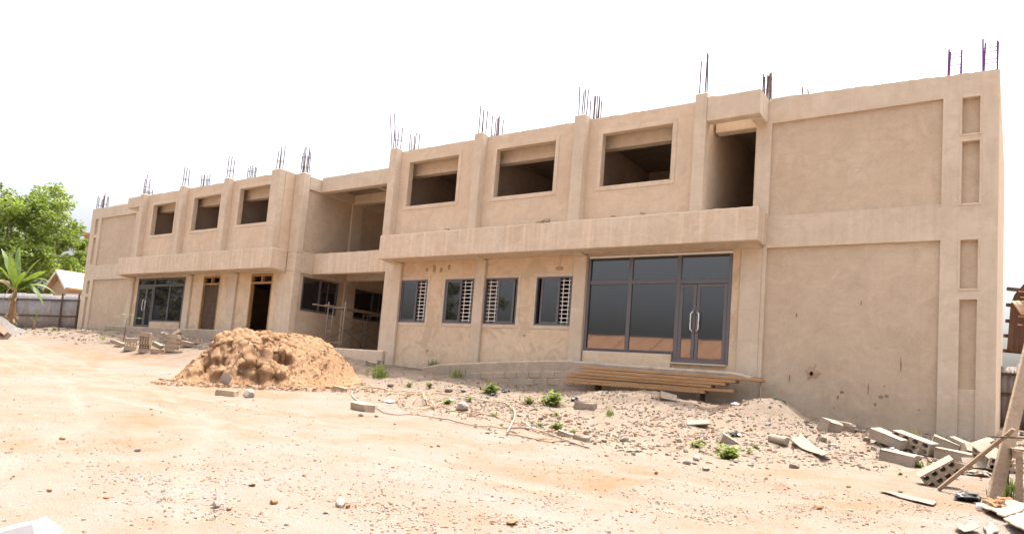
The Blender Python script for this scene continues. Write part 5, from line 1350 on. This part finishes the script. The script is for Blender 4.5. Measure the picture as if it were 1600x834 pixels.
# upper storey of another building showing over the trees
dw_ = 92; kd = dw_/FPX; dpz = at_depth(150, 500, dw_); db = empty('distant_building', dpz, 'pale distant building whose flat roof edge shows above the trees', 'building')
zt = .388+(541-365)*kd-dpz.z; xa = (ray_at(122, 400, dw_)-dpz).dot(bx)
def dq(a, d, z): return bx*a+by*d+Vector((0, 0, z))
m = MB(); m.add([dq(xa, 0, -1), dq(xa+9, 0, -1), dq(xa+9, 6, -1), dq(xa, 6, -1), dq(xa, 0, zt), dq(xa+9, 0, zt), dq(xa+9, 6, zt), dq(xa, 6, zt)], [(0, 1, 5, 4), (1, 2, 6, 5), (2, 3, 7, 6), (3, 0, 4, 7), (4, 5, 6, 7)]); m.build('wall', HOUSEW, db)
m = MB(); a_ = [dq(xa-.5, -.5, zt), dq(xa+9.5, -.5, zt), dq(xa+9.5, 6.5, zt), dq(xa-.5, 6.5, zt)]; m.add(a_+[q+Vector((0, 0, .35)) for q in a_], [(0, 3, 2, 1), (4, 5, 6, 7), (0, 1, 5, 4), (1, 2, 6, 5), (2, 3, 7, 6), (3, 0, 4, 7)]); m.build('roof_slab', RUSTL, db)
for a in (xa+1.2, xa+4.2): m = MB(); m.beam(dq(a, -.02, zt-2), dq(a+1.2, -.02, zt-2), .06, 1.2); m.build('window', WOODD, db)
# long house across the yard, seen only as a reflection in the shop front
rh = empty('rusty_roofed_house', (-4, -36, -1.4), 'long low house with a rusty sheet roof across the yard, mirrored in the shop front', 'house')
MB().box(-10, 11, -3, 2.4, 0, 4.6).build('wall', HOUSEW, rh)
for y0, y1 in ((3.2, -.4), (-4.0, -.4)):
    for k in range(14):
        xx = -11+k*1.62; m = MB(); a, b, c, d = Vector((xx, y0, 4.7)), Vector((xx+1.59, y0, 4.7)), Vector((xx+1.59, y1, 6.55-.02*k)), Vector((xx, y1, 6.55-.02*k)); u_ = Vector((0, 0, .05+.02*(k % 2)))
        m.add([a, b, c, d, a+u_, b+u_, c+u_, d+u_], [(0, 3, 2, 1), (4, 5, 6, 7), (0, 1, 5, 4), (1, 2, 6, 5), (2, 3, 7, 6), (3, 0, 4, 7)]); m.build('roof_sheet', RUSTL, rh)

# ---- small stuff nobody could count
def chips(n, gen, m, name, label, cat, seed, zf=None):
    r = random.Random(seed); vs = []; fs = []
    base = [(-1,-1,-1),(1,-1,-1),(1,1,-1),(-1,1,-1),(-.7,-.7,1),(.7,-.7,1),(.7,.7,1),(-.7,.7,1)]
    fb = [(0,3,2,1),(4,5,6,7),(0,1,5,4),(1,2,6,5),(2,3,7,6),(3,0,4,7)]
    k = 0; tries = 0
    while k < n and tries < n*30:
        tries += 1; q = gen(r)
        if not q: continue
        x, y, s = q; z = (zf or H)(x, y); a = r.uniform(0, 6.3); ca, sa = math.cos(a), math.sin(a); sx, sy, sz = s*r.uniform(.6, 1.2), s*r.uniform(.4, .9), s*r.uniform(.25, .6)
        tx, ty = r.uniform(-.35, .35), r.uniform(-.35, .35); o = len(vs)
        for bx_, by_, bz_ in base:
            px_, py_ = bx_*sx*r.uniform(.65, 1.15), by_*sy*r.uniform(.65, 1.15); pz_ = bz_*sz*r.uniform(.6, 1.2)
            vs.append((x+px_*ca-py_*sa, y+px_*sa+py_*ca, z+pz_+sz*.12+px_*tx*.6+py_*ty*.6))
        fs += [tuple(i+o for i in f_) for f_ in fb]; k += 1
    me = bpy.data.meshes.new(name); me.from_pydata(vs, [], fs); tag(obj(name, me, m), label, cat, None, 'stuff')
def yard_gen(smin, smax, thr, off, near=1.0):
    def g(r):
        d = r.uniform(0, 1)**1.15*22+2.2; a = R(r.uniform(-6, 78)); x, y = CAM.x-math.sin(a)*d, CAM.y+math.cos(a)*d
        if y > -.5 or rubble_mask(x, y) > .6: return None
        c = noise.fractal(Vector((x*.35+off, y*.35, 2)), 1, 2, 4)+.35*noise.noise(Vector((x*1.5, y*1.5, off)))
        if c < thr+r.gauss(0, .18): return None
        return x, y, (smin+(smax-smin)*r.random()**3.5)*(.75+.012*d)
    return g
chips(2600, yard_gen(.006, .026, .34, 3), STONE, 'yard_gravel', 'grey gravel chips strewn in patches over the dirt yard', 'gravel', 1)
chips(2200, yard_gen(.006, .028, .24, 9), STONEO, 'yard_clods', 'orange crumbs of laterite strewn over the dirt yard', 'earth crumbs', 2)
chips(1700, yard_gen(.006, .028, .36, 15), STONEW, 'yard_pale_chips', 'pale chips of mortar strewn in patches over the dirt yard', 'gravel', 3)
PATCH = [(spot(u, v), r) for u, v, r in ((760, 790, .9), (860, 775, 1.1), (690, 770, .9), (950, 790, .8), (1040, 770, .9), (350, 770, .8), (440, 745, .9), (250, 750, .8), (60, 690, 1.4), (130, 720, 1.2), (300, 800, .5), (560, 790, .6), (520, 720, 1.2), (1180, 760, .7), (1290, 800, .5), (1120, 800, .5), (820, 815, .4), (640, 815, .4), (1400, 790, .5))]
def patch_gen(r):
    c, rad = r.choice(PATCH); x, y = c.x+r.gauss(0, rad*.75), c.y+r.gauss(0, rad*.5)
    if noise.noise(Vector((x*2.2, y*2.2, 7)))+r.uniform(-.3, .4) < 0: return None
    return x, y, .004+.014*r.random()**2.2
chips(3600, patch_gen, STONE, 'fine_gravel', 'fine grey gravel in dense patches on the near part of the yard', 'gravel', 21)
chips(2600, patch_gen, STONEO, 'fine_clods', 'fine orange crumbs in dense patches on the near part of the yard', 'earth crumbs', 22)
chips(2000, patch_gen, STONEW, 'fine_pale_chips', 'fine pale chips in dense patches on the near part of the yard', 'gravel', 23)
def bank_gen(smin, smax):
    def g(r):
        x = r.uniform(2.5, 22.5); y = -r.random()**.8*9.5-.1
        k = rubble_mask(x, y)
        if r.random() > k*(.25+.75*smooth(6, 12, x)) or (y > -.95 and 6 < x < 16): return None
        if noise.noise(Vector((x*.8, y*.8, 5)))+r.gauss(.25, .3) < 0: return None
        return x, y, smin+(smax-smin)*r.random()**3
    return g
chips(8500, bank_gen(.008, .05), RUB, 'bank_rubble', 'grey brown rubble covering the bank in front of the near wing', 'rubble', 4)
chips(3000, bank_gen(.010, .05), RUBP, 'bank_pale_rubble', 'pale mortar rubble covering the bank in front of the near wing', 'rubble', 5)
chips(1300, bank_gen(.012, .06), STONEO, 'bank_orange_rubble', 'orange brick rubble mixed into the bank', 'rubble', 6)
def corner_gen(r):
    x = r.uniform(17.5, 23.5); y = -5.2+r.random()*8
    if y > -.2 and x < 20.9: return None
    return None if noise.noise(Vector((x*1.2, y*1.2, 8)))+r.uniform(-.3, .6) < 0 else (x, y, .012+.085*r.random()**3)
chips(1500, corner_gen, RUB, 'corner_rubble', 'broken block rubble round the right corner of the building', 'rubble', 9)
def far_gen(r):
    x = r.uniform(-21, 0); y = -r.random()*3.4-.9
    return None if r.random() > rubble_mask(x, y) else (x, y, .015+.08*r.random()**3)
chips(1400, far_gen, RUB, 'far_bank_rubble', 'grey rubble on the bank along the far wing', 'rubble', 7)
def heap_top_gen(r):
    a = r.uniform(-128, 140)*kk; d = r.uniform(-.2, 2.6); q = O+e1*a+e2*d
    return None if heap_h(a, d) < .05 or noise.noise(Vector((a*1.5, d*1.5, 3)))+r.uniform(-.3, .5) < 0 else (q.x, q.y, .008+.035*r.random()**3)
def heap_z(x, y):
    q = Vector((x, y, 0))-Vector((O.x, O.y, 0)); return H(x, y)+max(0, heap_h(q.dot(e1), q.dot(e2)))
chips(3200, heap_top_gen, SAND, 'heap_clods', 'small clods of orange sand lying on the sand heap', 'sand clods', 10, heap_z)
def heap_gen(r):
    a = r.uniform(-150, 165)*kk; d = -r.random()**1.6*2.2+.2; q = O+e1*a+e2*d
    if noise.noise(Vector((a*1.3, d*1.3, 1)))+r.uniform(-.2, .5) < 0: return None
    return q.x, q.y, .012+.07*r.random()**3
chips(1300, heap_gen, SAND, 'sand_clods', 'clods of orange sand fallen around the foot of the sand heap', 'sand clods', 8)
